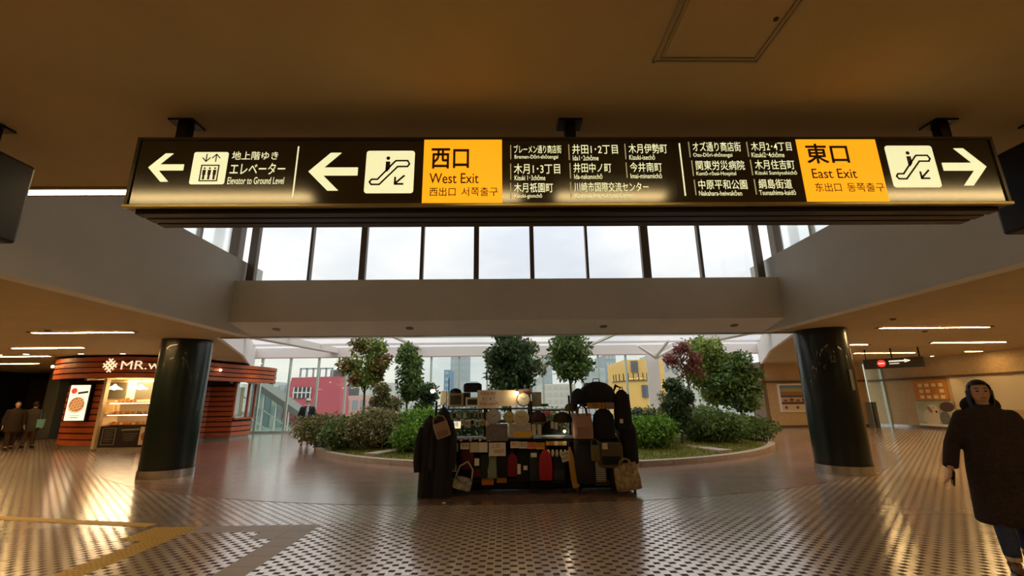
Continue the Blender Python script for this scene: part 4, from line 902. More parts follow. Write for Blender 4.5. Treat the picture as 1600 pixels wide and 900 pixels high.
# yellow building, two curved tiers
m_yel = mat('yellow_render', (240, 192, 112), .8); yb = root('yellow_building', (22, 60, -6.2), 'bright yellow building with a rounded lower tier and balconies', 'building')
x0, x1 = at(978, 600, 60).x, at(1016, 600, 60).x; zt, zm_ = at(1000, 562, 60).z, at(1000, 590, 60).z
b = MB(); b.box(x0, x1+2, 60, 70, -6.2, zt); b.build('wall', m_yel, yb)
b = MB(); b.loft([((x0+x1)/2-.8, 60, -6.2, (x1-x0)*.72, 4), ((x0+x1)/2-.8, 60, zm_-.6, (x1-x0)*.72, 4)], 32); b.build('lower_tier', m_yel, yb, smooth=True)
b = MB()
for k in range(14): t = PI+PI*k/13; b.tube([((x0+x1)/2-.8+(x1-x0)*.74*math.cos(t), 60+4.1*math.sin(t), zm_-.6), ((x0+x1)/2-.8+(x1-x0)*.74*math.cos(t), 60+4.1*math.sin(t), zm_+.4)], .06, 5)
b.build('balcony_rail', m_black, yb)
for zz in (zm_-.6, zm_+.4):
    b = MB(); b.loft([((x0+x1)/2-.8, 60, zz, (x1-x0)*.76, 4.2), ((x0+x1)/2-.8, 60, zz+.12, (x1-x0)*.76, 4.2)], 32); 
    if zz < zm_: b.build('balcony_slab', m_dkmull, yb)
for dx, z in ((1.3, zm_+.7), (1.3, zm_-2.6), (.2, zm_-5.3), (2.6, zm_-5.3)):
    b = MB(); y = 59.9 if z > zm_ else 55.9; b.box(x0+dx-.45, x0+dx+.45, y-.1, y+.5, z, z+1.5); b.build('window', mat('yb_pane', (90, 96, 104), .3), yb)
# red building with sloping sides
m_redb = mat('rose_red_render', (196, 96, 108), .7); rb = root('red_building', (-18, 46, -6.2), 'rose red building with a slanting left side and ribbon window', 'building')
Yb = 45; P = [at(456, 590, Yb), at(531, 588, Yb), at(531, 650, Yb), at(438, 655, Yb)]
b = MB(); poly = [(p.x, p.z) for p in P]; b.prism(poly, Yb, Yb+2.5, 'Y'); b.build('upper_wall', m_redb, rb)
b = MB(); xa, xb = at(440, 650, Yb).x, at(560, 650, Yb).x; b.box(xa, xb, Yb+.5, Yb+2.5, -6.2, at(500, 650, Yb).z); b.build('lower_wall', mat('rb_lower', (190, 150, 140), .8), rb)
b = MB(); xa, xb = at(460, 612, Yb).x, at(486, 612, Yb).x; za, zb = at(470, 622, Yb).z, at(470, 605, Yb).z; b.box(xa, xb, Yb-.1, Yb+.1, za, zb); b.build('window', mat('rb_pane', (60, 72, 84), .3), rb)
b = MB()
for k in range(5): x = xa+(xb-xa)*k/4; b.box(x-.05, x+.05, Yb-.18, Yb-.08, za, zb)
b.box(xa-.1, xb+.1, Yb-.2, Yb-.1, (za+zb)/2-.05, (za+zb)/2+.05); b.build('window_bar', m_white, rb)
b = MB(); xa, xb = at(450, 640, Yb).x, at(475, 640, Yb).x; b.box(xa, xb, Yb-.1, Yb+.1, at(460, 644, Yb).z, at(460, 636, Yb).z); b.build('window', MT['rb_pane'], rb)
b = MB(); xa, xb = at(482, 585, Yb+3).x, at(530, 585, Yb+3).x; zt = at(500, 577, Yb+3).z; zb = at(500, 589, Yb+3).z
for k in range(6): x = xa+(xb-xa)*k/5; b.box(x-.06, x+.06, Yb+1, Yb+1.2, zb-.1, zt)
b.box(xa, xb, Yb+1, Yb+1.1, zt-.15, zt); b.build('roof_frame', m_far[3], rb)
building('grey_roof_house', 513, 536, 578, 56, 6, mat('dark_roof', (84, 92, 98), .7), 'dark grey rooftop plant room behind the red building')
building('pink_building', 536, 600, 618, 56, 8, mat('pink_render', (216, 178, 170), .8), 'pale pink low building right of the red building', rows=3, cols=5, mw=m_far[3])
# sloping stair canopy outside at left
st = root('stair_canopy', (-13, 28, -6.2), 'grey sloping outdoor stair canopy with glazed side beyond the glass', 'canopy')
A, B = at(396, 598, 28), at(512, 678, 28); b = MB()
ax = Matrix.Rotation(-math.atan2(B.z-A.z, B.x-A.x), 3, 'Y'); c = (A+B)/2; L = (B-A).length+2
b.obox((c.x, 28.6, c.z), ax, L, 1.6, .32); b.build('roof_beam', mat('canopy_grey', (120, 124, 118), .6), st)
for k in range(7):
    t = k/6; p = A.lerp(B, t); b = MB(); b.box(p.x-.04, p.x+.04, 27.9, 28.0, -6.2, p.z); b.build('post', m_white, st)
b = MB(); b.prism([(A.x, A.z-.2), (B.x, B.z-.2), (B.x, -6), (A.x, -6)], 27.94, 27.96, 'Y'); b.build('side_glazing', glass('canopy_glass', (.7, .8, .76), .06), st)
b = MB(); b.box(A.x-1, B.x+3, 29.5, 31, -6.2, -1.2); b.build('lower_wall', m_far[2], st)
b = MB(); b.obox((c.x, 27.92, c.z-1.1), ax, L-1, .06, .06).obox((c.x, 27.92, c.z-2.0), ax, L-1, .06, .06); b.build('rail', m_mull, st)
# ================================================================== MARKET STALL
YF = 7.95                                         # front plane of the stall
M_ = lambda n, c, r=.8, **k: mat(n, c, r, **k)
c_blk = M_('cloth_black', (20, 18, 20), .85, bump=.3, scale=30); c_nav = M_('cloth_navy', (30, 34, 52), .85, bump=.3, scale=30); c_mar = M_('cloth_maroon', (84, 24, 34), .85); c_red = M_('cloth_red', (170, 26, 38), .7)
c_tan = M_('cloth_tan', (160, 128, 104), .8); c_crm = M_('cloth_cream', (214, 204, 178), .8); c_must = M_('cloth_mustard', (184, 134, 52), .8); c_oliv = M_('cloth_olive', (92, 78, 44), .8); c_sage = M_('cloth_sage', (132, 144, 118), .8)
c_grey = M_('cloth_charcoal', (46, 46, 50), .8); c_wht = M_('card_white', (236, 230, 214), .6); c_yel = M_('card_yellow', (220, 178, 70), .6); c_brn = M_('leather_brown', (98, 52, 28), .6); c_ora = M_('box_orange', (206, 126, 50), .6)
c_pat = M_('print_beige', (172, 148, 112), .8, var=.5, scale=14); c_camo = M_('print_white_black', (150, 146, 130), .8, var=.95, scale=9); m_inkr = M_('ink_red', (196, 40, 30), .6); m_inkb = M_('ink_black', (30, 26, 34), .6)
c_str = striped('cloth_striped', (24, 22, 24), (190, 184, 170), 11); c_pkg = M_('package_grey', (136, 128, 124), .4, var=.15, scale=12)
P_ = lambda px, py, Y=YF: at(px, py, Y)
PX = YF/705.0                                     # metres per pixel on the front plane
# --- the stand itself
stl = root('market_stall', (.45, 8.6, 0), 'crowded black market stall stand with wire grids, shelves and table top', 'stall')
def bars(x0, x1, z0, z1, y, step=.12, r=.005):
    b = MB(); n = max(1, round((x1-x0)/step)); m = max(1, round((z1-z0)/step))
    for k in range(n+1): x = x0+(x1-x0)*k/n; b.box(x-r, x+r, y-r, y+r, z0, z1)
    for k in range(m+1): z = z0+(z1-z0)*k/m; b.box(x0, x1, y-r, y+r, z-r, z+r)
    return b
xl, xm, xr0, xr1 = -1.2, .47, 1.27, 2.2
for x in (xl, -.35, xm, xr0, xr1):
    for y in (8.1, 9.0):
        H = 1.5 if x < 1 else 1.6
        b = MB(); b.box(x-.018, x+.018, y-.018, y+.018, .09, H); b.build('post', m_black, stl)
        b = MB(); b.cyl((x-.015, y, .0485), .045, .03, 14, 'X'); b.box(x-.02, x+.02, y-.02, y+.02, .05, .1); b.build('caster', m_black, stl)
for x0, x1, z in ((xl, 1.27, .22), (xl, 1.27, .86), (xl, xm, 1.16), (xl, xm, 1.38), (xr0, xr1, .35), (xr0, xr1, 1.5), (xm, 1.27, 1.35)):
    b = MB(); b.box(x0, x1, 8.06, 9.04, z-.02, z); b.build('shelf', M_('shelf_dark', (44, 36, 30), .6), stl)
bars(xl, xm, .9, 1.5, 8.6).build('wire_grid', m_black, stl); bars(xr0, xr1, .2, 1.6, 8.16).build('wire_grid', m_black, stl); bars(xm, xr0, .22, .84, 8.2).build('wire_grid', m_black, stl); bars(xl, xm, .22, .84, 8.2).build('wire_grid', m_black, stl)
b = MB(); b.box(xl, 1.27, 8.05, 8.07, .8, .87); b.build('price_rail', c_blk, stl)
b = MB(); b.box(xl, xr1, 8.5, 8.53, .0985, .86); b.build('rear_cloth', c_blk, stl)
b = MB(); b.box(xl, xr1, 8.13, 8.15, .06, .5).box(xl, xr1, 8.13, 9.0, .06, .08); b.build('shadow_sheet', c_blk, stl)  # black sheet added for the dark shadow beneath the stall
b = MB(); p = P_(694, 612); b.tube([(p.x, 8.6, 1.38), (p.x, 8.6, P_(694, 588).z)], .008, 6); b.build('pole', m_black, stl)
# --- makers; every maker returns a root whose origin is at the top/back of the thing
USED = {}
def it(name, px, py, Y, label, cat, group='goods on the market stall'):
    p = at(px, py, Y); return root(name, p, label, cat, group)
def card(px, py, w, h, label, m=c_wht, Y=YF-.02, lines=None, tilt=0, nm='price_card', cat='card'):
    r = it(nm, px, py, Y, label, cat, 'price cards and signs on the stall'); W_, H_ = w*PX, h*PX
    b = MB(); b.box(-W_/2, W_/2, 0, .006, -H_/2, H_/2); b.build('board', m, r, world=False)
    if lines:
        n = len(lines)
        for i, (s, mm, x0, x1) in enumerate(lines):
            zt = H_/2-H_*(.08+.86*i/n); zb = zt-H_*.66/n
            text_part(s, -W_/2+x0*W_, -W_/2+x1*W_, zb, zt, -.002, mm, r, world=False)
    r.rotation_euler.y = tilt; return r
def clock(px, py, rad, label, rim, face, n=32, Y=YF):
    r = it('wall_clock', px, py, Y, label, 'clock', 'clocks on the stall'); R0 = rad*PX
    b = MB(); b.cyl((0, 0, 0), R0, .04, n, 'Y'); b.build('case', rim, r, world=False, smooth=n > 10)
    b = MB(); b.cyl((0, -.004, 0), R0*.86, .006, n, 'Y'); b.build('dial', face, r, world=False)
    b = MB()
    for k in range(12): a = 2*PI*k/12; b.box(R0*.72*math.sin(a)-.004, R0*.72*math.sin(a)+.004, -.006, -.003, R0*.72*math.cos(a)-.004, R0*.72*math.cos(a)+.004)
    b.build('hour_mark', m_inkb, r, world=False)
    for L, a, w in ((.45, 1.0, .007), (.62, -1.0, .005)): b = MB(); b.stroke([(0, 0), (R0*L*math.sin(a), R0*L*math.cos(a))], w, -.009, -.006); b.build('hand', m_inkb, r, world=False)
    return r
def box_item(name, px, py, w, h, d, m, label, cat, Y=YF, face=None, inset=.16, rot=0, tiltm=None):
    r = it(name, px, py, Y, label, cat); W_, H_ = w*PX, h*PX
    b = MB(); b.box(-W_/2, W_/2, 0, d, -H_/2, H_/2, b=min(.008, W_/8, H_/8)); b.build('body', m, r, world=False)
    if face: i = inset*min(W_, H_); b = MB(); b.box(-W_/2+i, W_/2-i, -.004, .002, -H_/2+i, H_/2-i); b.build('front_panel', face, r, world=False)
    r.rotation_euler.y = rot; return r
def bag(px, py, w, h, m, label, d=.12, handle=None, hh=.5, kind='tote', Y=YF, rot=0, pocket=None, cat='bag', band=None):
    """px,py = centre of the bag body in the photograph's frame"""
    r = it({'tote': 'tote_bag', 'pack': 'backpack', 'round': 'round_bag', 'sling': 'shoulder_bag'}[kind], px, py, Y, label, cat, 'bags on the stall'); W_, H_ = w*PX/2, h*PX/2; D = d/2
    b = MB()
    if kind == 'tote': b.loft([(0, D, -H_, W_*.96, D*.9), (0, D, -H_*.96, W_, D), (0, D, -H_*.2, W_*1.02, D*1.05), (0, D, H_*.6, W_*.95, D*.6), (0, D, H_, W_*.9, D*.25)], 20, sq=.55)
    elif kind == 'pack': b.loft([(0, D, -H_, W_*.8, D*.8), (0, D, -H_*.9, W_*.98, D), (0, D, -H_*.1, W_, D*1.05), (0, D, H_*.55, W_*.9, D*.85), (0, D, H_*.85, W_*.6, D*.6), (0, D, H_, W_*.25, D*.3)], 20, sq=.7)
    elif kind == 'round': b.loft([(0, D, -H_, W_*.9, D*.9), (0, D, -H_*.7, W_, D), (0, D, -H_*.1, W_*.97, D), (0, D, H_*.5, W_*.8, D*.9), (0, D, H_*.85, W_*.5, D*.7), (0, D, H_, W_*.15, D*.3)], 24, sq=.8)
    else: b.loft([(0, D, -H_, W_*.9, D*.9), (0, D, -H_*.8, W_, D), (0, D, H_*.7, W_, D), (0, D, H_, W_*.92, D*.7)], 20, sq=.5)
    b.build('body', m, r, world=False, smooth=True)
    hm = handle or m
    if kind in ('tote', 'sling'):
        for s_ in ((-1, 1) if kind == 'tote' else (0,)):
            y = D+s_*D*.5; t = H_*2*hh; b = MB(); ww = W_*.5 if kind == 'tote' else W_*.9
            b.tube([(-ww, y, H_*.8), (-ww*.8, y, H_+t*.6), (0, y, H_+t), (ww*.8, y, H_+t*.6), (ww, y, H_*.8)], .011, 6); b.build('handle', hm, r, world=False, smooth=True)
    else:
        b = MB(); b.tube([(-W_*.2, D, H_*.9), (-W_*.15, D, H_+.05), (W_*.15, D, H_+.05), (W_*.2, D, H_*.9)], .008, 6); b.build('handle', hm, r, world=False)
        for s_ in (-1, 1): b = MB(); b.tube([(s_*W_*.4, 2*D, H_*.7), (s_*W_*.6, 2*D+.03, 0), (s_*W_*.5, 2*D, -H_*.7)], .012, 6); b.build('strap', hm, r, world=False)
    if pocket: b = MB(); b.box(-W_*.7, W_*.7, -.012, .03, -H_*.75, -H_*.05, b=.01); b.build('pocket', pocket, r, world=False)
    if band: 
        b = MB(); b.box(-W_*.6, W_*.6, -.008, .02, -H_*.62, -H_*.30); b.build('print', band, r, world=False)
    r.rotation_euler.y = rot; return r
def coat(px, py, w, h, m, label, Y=YF, d=.3, seedv=0):
    r = it('hanging_coat', px, py, Y, label, 'coat', 'coats hung on the stall'); W_, H_ = w*PX/2, h*PX/2; D = d/2; b = MB(); n = 28; vs = []; zs = [-1, -.6, -.2, .2, .55, .78, .92, 1.0]; ws = [1.0, .96, .9, .86, .84, .72, .35, .16]
    for z, q in zip(zs, ws):
        for k in range(n):
            a = 2*PI*k/n; f = 1+.07*math.sin(5*a+seedv)*(1-z)*.5; vs.append((W_*q*f*math.cos(a), D+D*min(1, q*1.1)*f*math.sin(a), z*H_+(.02*math.sin(3*a+seedv) if z == -1 else 0)))
    fs = [(i*n+k, i*n+(k+1) % n, (i+1)*n+(k+1) % n, (i+1)*n+k) for i in range(len(zs)-1) for k in range(n)]+[tuple(range(n))[::-1], tuple((len(zs)-1)*n+k for k in range(n))]
    b.add(vs, fs); b.build('body', m, r, world=False, smooth=True)
    for s_ in (-1, 1):
        b = MB(); b.tube([(s_*W_*.62, D*.8, H_*.72), (s_*W_*.95, D*.7, H_*.35), (s_*W_*1.02, D*.5, -H_*.1), (s_*W_*.98, D*.4, -H_*.3)], [.06, .075, .065, .05], 10); b.build('sleeve', m, r, world=False, smooth=True)
    b = MB(); b.tube([(-W_*.6, D, H_*.86), (0, D, H_*1.0), (W_*.6, D, H_*.86)], .01, 6).tube([(0, D, H_), (0, D, H_+.05), (.03, D, H_+.08)], .006, 6); b.build('hanger', m_black, r, world=False)
    b = MB(); b.box(-.006, .006, D-D*1.02-.006, D*.2, -H_*.9, H_*.7); b.build('zip', m_inkb, r, world=False)
    return r
def cap(px, py, w, h, m, label, Y=YF+.1, rot=0):
    r = it('cap', px, py, Y, label, 'hat', 'hats on the stall'); W_, H_ = w*PX/2, h*PX
    b = MB(); b.loft([(0, .1, -H_*.5, W_, W_*.85), (0, .1, 0, W_*.95, W_*.8), (0, .1, H_*.3, W_*.7, W_*.6), (0, .1, H_*.5, W_*.2, W_*.2)], 20); b.build('crown', m, r, world=False, smooth=True)
    b = MB(); b.loft([(0, -.0, -H_*.52, W_*.9, W_*.9), (0, -.0, -H_*.46, W_*.85, W_*.85)], 20); b.build('brim', m, r, world=False); r.rotation_euler.y = rot; return r
def ptag(bg_, px, py, w, h, m=c_wht, label=None):
    """paper tag tied to a bag"""
    ys = min((v[1] for c in bg_.children if c.name.startswith(('body', 'pocket', 'brim')) for v in c.bound_box), default=0); p = at(px, py, bg_.location.y+ys-.006)
    b = MB(); b.box(p.x-w*PX/2, p.x+w*PX/2, p.y-.003, p.y+.003, p.z-h*PX/2, p.z+h*PX/2); R_ = Matrix.Rotation(-bg_.rotation_euler.y, 3, 'Y')
    b.v = [(R_@(Vector(v)-bg_.location))[:] for v in b.v]; o = b.build('paper_tag', m, bg_, world=False)
    if label: o['label'] = label
# --- goods, from left to right
coat(668, 718, 32, 122, c_blk, 'long black coat hung at the left end of the stall, outer one', Y=7.75, d=.34)
coat(690, 712, 30, 136, M_('coat_dark_grey', (28, 27, 28), .85), 'long charcoal coat hung at the left end of the stall, inner one', Y=7.72, d=.26, seedv=2)
bag(690, 672, 22, 22, c_tan, 'tan pouch bag hanging tilted beside the coats', d=.09, kind='sling', hh=.5, rot=math.radians(-20), Y=7.62, pocket=M_('cloth_tan_dark', (136, 106, 88), .8))
b_ = box_item('lamp_drum', 693, 622, 10, 22, .1, c_crm, 'cream drum-shaped ornament at the top left corner of the stall', 'ornament', Y=8.2)
box_item('framed_picture', 712, 625, 24, 21, .05, M_('frame_beige', (186, 172, 140), .5), 'beige frame with a dark green picture on the top shelf', 'picture', Y=8.1, face=M_('pic_green', (58, 62, 44), .5))
box_item('framed_picture', 728, 624, 14, 21, .05, M_('frame_brown', (84, 66, 46), .5), 'brown frame with dark centre between two pale frames', 'frame', Y=8.14, face=M_('pic_brown', (50, 40, 30), .5))
box_item('framed_picture', 738, 628, 21, 14, .05, c_wht, 'white low frame with a dark brown centre on the top shelf', 'frame', Y=8.06, face=M_('pic_brown2', (58, 42, 30), .5), inset=.2)
cap(711, 611, 19, 9, c_blk, 'flat black cap on top of the green picture frame', Y=8.1)
bag(738, 606, 29, 13, c_nav, 'dark navy flat bag lying on top of the frames', d=.2, kind='sling', hh=0.05, Y=8.1)
card(763, 623.5, 34, 27, 'cream price board with red and black writing, leftmost large sign', Y=7.98, lines=[('大特価 時計', m_inkr, .14, .84), ('まとめて', m_inkb, .22, .82), ('特価1600円', m_inkr, .1, .94)], nm='price_board', cat='sign')
card(792, 622, 31, 24, 'blank cream board right of the price board', Y=7.99, m=M_('board_peach', (222, 202, 170), .6), nm='blank_board', cat='sign')
clock(818, 624, 11.5, 'octagonal clock with a dark wooden rim', c_brn, c_crm, n=8, Y=7.95)
box_item('desk_clock', 838.5, 624, 15, 22, .06, M_('clock_grey_green', (120, 118, 96), .6), 'upright grey-green rectangular clock right of the octagonal one', 'clock', Y=8.0, face=M_('clock_face_g', (142, 140, 116), .6), inset=.1)
card(818, 612, 26, 8, 'narrow tan card above the octagonal clock', m=c_tan, Y=8.02)
clock(771, 651, 11.5, 'round white-rimmed grey wall clock under the price board', M_('rim_grey', (150, 146, 140), .4), M_('dial_grey', (176, 170, 166), .5), Y=7.96)
clock(795.5, 652, 8.8, 'small round yellow clock between two white clocks', M_('rim_olive', (130, 120, 60), .5), M_('dial_yellow', (176, 162, 96), .5), Y=7.97)
clock(814.5, 653, 12, 'round white wall clock with a thick pale rim below the octagonal one', M_('rim_white', (206, 200, 184), .4), M_('dial_cream', (190, 178, 150), .5), Y=7.94)
b = MB(); 
r = it('plush_leaf', 791, 638, 8.1, 'bright green tuft behind the clocks', 'ornament'); leaves([(r.location.x, 8.1, r.location.z, .09, .05, .05, 1)], 90, .04, 'foliage', L_bright, r)
box_item('glasses_case', 846, 633, 22, 4, .08, M_('case_green', (40, 110, 40), .4), 'bright green flat case on the centre top shelf', 'case', Y=8.1)
# small goods on the left shelves
random.seed(5)
small = [c_crm, c_oliv, c_sage, c_tan, c_blk, M_('trinket_teal', (60, 100, 110), .5), M_('trinket_brass', (170, 140, 70), .3, metal=.7)]
for k in range(10):
    box_item('trinket_box', 694+8.0*k, 648+(k % 3), 6.2, 11-(k*3) % 4, .05, small[(k*3) % 7], f'small box on the second shelf of the stall, place {["one","two","three","four","five","six","seven","eight","nine","ten"][k]} from the left post', 'box', Y=8.1, face=small[(k*5+1) % 7])
for k in range(6):
    box_item('photo_stand', 722+8*(k % 6), 660+(k % 2)*2, 6.5, 9, .03, c_wht if k % 2 else c_crm, f'tiny pale photo stand in the row left of the grey clock, {["first","second","third","fourth","fifth","sixth"][k]}', 'frame', Y=8.0, face=small[(k+2) % 7], inset=.2)
card(710, 664, 19, 10, 'bright white card over the shelf of small boxes', m=emis('card_lit', (.95, .8, .55), .7), Y=7.98, lines=[('特価', m_inkb, .3, .8)])  # the card's lit look is put in as emission, it is no lamp
box_item('boxed_set', 776.5, 676, 33, 25, .1, c_pkg, 'grey shrink-wrapped boxed set under the grey clock', 'box', Y=8.0, face=M_('pkg_face', (120, 112, 112), .3, var=.25, scale=16), inset=.06)
box_item('boxed_set', 812, 672, 34, 20, .1, c_wht, 'white boxed set with a yellow base under the pale round clock', 'box', Y=7.99, face=M_('pkg_face2', (190, 184, 188), .4, var=.2, scale=12), inset=.06)
card(817, 679, 27, 9, 'yellow strip card on the white boxed set', m=c_yel, Y=7.96)
for k in range(2): box_item('slim_carton', 834+9*k, 672, 6, 17, .05, c_crm, ['slim beige carton left of its twin, right of the white boxed set', 'slim beige carton right of its twin'][k], 'box', Y=8.0)
box_item('slim_carton', 849, 671, 5, 18, .05, c_sage, 'slim pale green carton behind the dark caps', 'box', Y=8.06)
# watches under little domes
def watch(px, py, i):
    r = it('watch_stand', px, py, 7.98, f'small watch on a clear stand along the table edge, {["first","second","third","fourth","fifth","sixth","seventh","eighth","ninth","tenth"][i]} from the left', 'watch', 'watches on the table')
    b = MB(); b.cyl((0, .05, -.05), .03, .012, 14); b.build('base', m_black, r, world=False)
    b = MB(); b.tube([(0, .05, -.04), (0, .03, .0)], .005, 6); b.build('stem', m_black, r, world=False)
    b = MB(); b.cyl((0, .02, .012), .028, .012, 18, 'Y'); b.build('case', M_('watch_gold', (210, 180, 110), .2, metal=1), r, world=False)
    b = MB(); b.cyl((0, .017, .012), .022, .004, 18, 'Y'); b.build('dial', c_wht, r, world=False)
    b = MB(); b.stroke([(0, .012), (.012, .022)], .003, .014, .017).stroke([(0, .012), (-.008, .028)], .003, .014, .017); b.build('hand', m_inkb, r, world=False)
for k in range(10): watch(698+7.4*k, 686+(k % 2)*2.5, k)
cards = [(702, 699, 26, 12, c_crm, '390円'), (726, 697, 13, 9, c_wht, '特価'), (741, 699, 13, 14, c_crm, None), (755, 699, 13, 14, c_wht, None)]
for i, (px, py, w, h, m_, s) in enumerate(cards): card(px, py, w, h, ['wide cream price card at the left table edge', 'small white price card second along the table edge', 'plain cream card third along the table edge', 'plain white card fourth along the table edge'][i], m=m_, Y=7.93, lines=[(s, m_inkr, .15, .85)] if s else None)
card(777, 702, 25, 19, 'cream card with big red characters at the middle of the table edge', Y=7.9, lines=[('三日', m_inkr, .12, .62), ('990円', m_inkr, .3, .92)])
for k in range(4): card(804+13.5*k, 695+(.6*k), 12.5, 9.5, ['white card with red writing, left of four in a row', 'white card with red writing, second of four in a row', 'reddish card, third of four in a row', 'yellow card, right of four in a row'][k], m=[c_wht, c_wht, M_('card_pink', (224, 150, 110), .6), c_yel][k], Y=7.93, lines=[(['時計', '電池', '交換', '特価'][k], m_inkr, .15, .85)])
b = MB()
r = it('round_tray', 866, 683, 8.05, 'pale shiny round tray at the right of the table', 'tray'); b.cyl((0, .1, -.015), .2, .03, 32, r2=.21); b.build('body', M_('tray_pale', (206, 200, 140), .2), r, world=False, smooth=True)
for k in range(5): box_item('small_pack', 856+6.6*k, 693, 6, 6, .04, [c_yel, c_ora, c_wht, c_yel, c_wht][k], f'small packet in the yellow row below the tray, {["first","second","third","fourth","fifth"][k]} from the left', 'packet', Y=7.95)
for k in range(5):
    r = it('key_charm', 857+6.5*k, 706, 7.93, f'cream hanging charm under the yellow packets, {["first","second","third","fourth","fifth"][k]} from the left', 'charm', 'hanging charms'); b = MB(); b.ball((0, 0, -.02), .026, .015, .06, n=12); b.build('body', c_crm, r, world=False, smooth=True); b = MB(); b.tube([(0, 0, .03), (0, .0, .09)], .003, 5); b.build('cord', m_inkb, r, world=False)
card(884, 713, 14, 14, 'tilted cream tag with black writing hanging right of the charms', m=c_crm, Y=7.88, tilt=math.radians(-14), lines=[('特価', m_inkb, .15, .85), ('890円', m_inkb, .1, .7)])
# caps on the middle shelf
cap(841, 651, 27, 16, M_('cap_wine', (56, 22, 30), .85), 'dark wine cap with a pink pompom on the middle shelf', Y=7.98); r = it('pompom', 855, 646, 7.98, 'pink pompom beside the dark wine cap', 'ornament'); b = MB(); b.ball((0, 0, 0), .04, n=12); b.build('ball', M_('pom_pink', (214, 70, 110), .9), r, world=False, smooth=True)
cap(880, 652, 30, 15, M_('cap_brown', (62, 46, 32), .85), 'dark brown cap at the right of the middle shelf', Y=7.98)
g5 = cap(862, 668, 30, 18, c_blk, 'black knitted hat below the two caps', Y=7.97)
for k, px in enumerate((863, 869)): ptag(g5, px, 664+k*1.5, 4.5, 10, c_crm)
# lower row of bags
g1 = bag(704, 742, 27, 30, c_blk, 'black tote bag with cream rope handles and two printed lines', handle=c_crm, hh=.62, band=M_('print_grey', (120, 104, 80), .7))
ptag(g1, 710, 732, 6, 9, c_crm)
bag(722, 756, 27, 17, c_camo, 'black and white patterned pouch hanging low with pale straps', handle=c_crm, hh=1.3, kind='sling', Y=7.82, rot=.25)
bag(730, 716, 20, 32, c_mar, 'maroon backpack hanging under the left table edge', kind='pack')
g2 = bag(744, 732, 20, 30, c_blk, 'black and maroon small backpack with a white tag', kind='pack', pocket=c_mar)
ptag(g2, 745, 722, 7, 10)
bag(757, 730, 14, 32, M_('cloth_ribbed', (38, 40, 36), .85), 'dark ribbed shoulder bag left of the sage green bag', kind='sling', hh=.3)
bag(768, 731, 16, 30, c_sage, 'sage green upright tote bag', hh=.3)
bag(785, 724, 19, 40, c_blk, 'black rounded backpack right of the sage green tote', kind='pack', d=.18)
for k, (px, w, py, m_) in enumerate(((762, 18, 752.5, c_ora), (784, 15, 749, M_('box_ochre', (190, 132, 60), .6)))): box_item('storage_box', px, py, w, 10, .3, m_, ['flat orange box on the bottom shelf', 'ochre box on the bottom shelf under the black backpack'][k], 'box', Y=8.05)
bag(801, 727, 18, 32, M_('cloth_darkred', (128, 22, 30), .8), 'dark red backpack in the middle of the lower row', kind='pack')
g3 = bag(818, 728, 20, 44, c_blk, 'tall black bag with two paper tags right of the dark red backpack', kind='tote', hh=.15)
ptag(g3, 811, 733, 5, 14); ptag(g3, 821, 731, 6, 6)
g4 = bag(836, 728, 18, 42, c_grey, 'charcoal upright bag with a cream tag at its top', kind='tote', hh=.1); ptag(g4, 834, 711, 9, 6)
bag(853, 727, 20, 42, c_red, 'bright red tall backpack in the lower row', kind='pack', Y=7.88)
bag(873, 733, 24, 40, c_nav, 'dark navy backpack right of the bright red one', kind='pack', pocket=c_grey)
r = it('furled_umbrella', 897, 733, 7.86, 'furled mustard umbrella hanging beside the right tower', 'umbrella'); b = MB(); b.tube([(-.06, .05, .34), (-.04, .05, .2), (0, .05, -.1), (.03, .05, -.28), (.04, .05, -.3)], [.02, .05, .06, .06, .02], 12); b.build('canopy', c_must, r, world=False, smooth=True); b = MB(); b.tube([(-.06, .05, .34), (-.075, .05, .42)], .01, 6).tube([(.04, .05, -.3), (.045, .05, -.4)], .01, 6); b.build('shaft', c_brn, r, world=False)
# right tower
bag(937, 615, 60, 38, c_blk, 'big black domed bag on top of the right tower', kind='round', d=.5, Y=7.9)
cap(905, 619, 26, 24, c_nav, 'navy bucket hat on the left of the domed bag', Y=7.95)
cap(893, 636, 20, 12, c_oliv, 'olive cap below the navy bucket hat', Y=8.0)
box_item('flat_case', 925, 601, 22, 6, .2, c_tan, 'pinkish tan flat case lying behind the domed bag', 'case', Y=8.3)
card(931, 634, 27, 9, 'orange card with black writing under the domed bag', m=c_must, Y=7.84, lines=[('特価 ･ 品', m_inkb, .3, .9)])
box_item('round_purse', 953, 634, 14, 10, .08, M_('purse_pink', (150, 116, 110), .6), 'small greyish pink purse right of the orange card', 'purse', Y=7.9)
bag(912, 666, 30, 36, M_('cloth_rose_tan', (170, 132, 116), .8), 'rose tan square backpack with brown leather handles', kind='tote', handle=c_brn, hh=.36, Y=7.78, d=.2, pocket=M_('cloth_rose_tan2', (156, 118, 102), .8))
bag(945, 662, 34, 44, c_blk, 'black soft bag hanging in the centre of the right tower', kind='pack', Y=7.86, d=.2)
g6 = bag(975, 640, 26, 60, M_('cloth_black2', (24, 22, 24), .85), 'tall black backpack high on the right edge of the tower', kind='pack', Y=7.9, d=.22)
ptag(g6, 971, 658, 5, 6)
bag(984, 690, 28, 66, c_blk, 'black backpack hanging at the outer right edge of the tower', kind='pack', Y=7.94, d=.24)
bag(914, 722, 32, 60, M_('cloth_black3', (22, 23, 24), .7), 'tall black upright bag at the lower left of the right tower', kind='tote', hh=.1, Y=7.84, d=.22)
g7 = bag(955, 712, 38, 34, c_oliv, 'olive brown shoulder bag with a black flap', kind='sling', hh=.4, Y=7.82, pocket=c_blk, d=.16)
ptag(g7, 945, 697, 8, 9, c_crm)
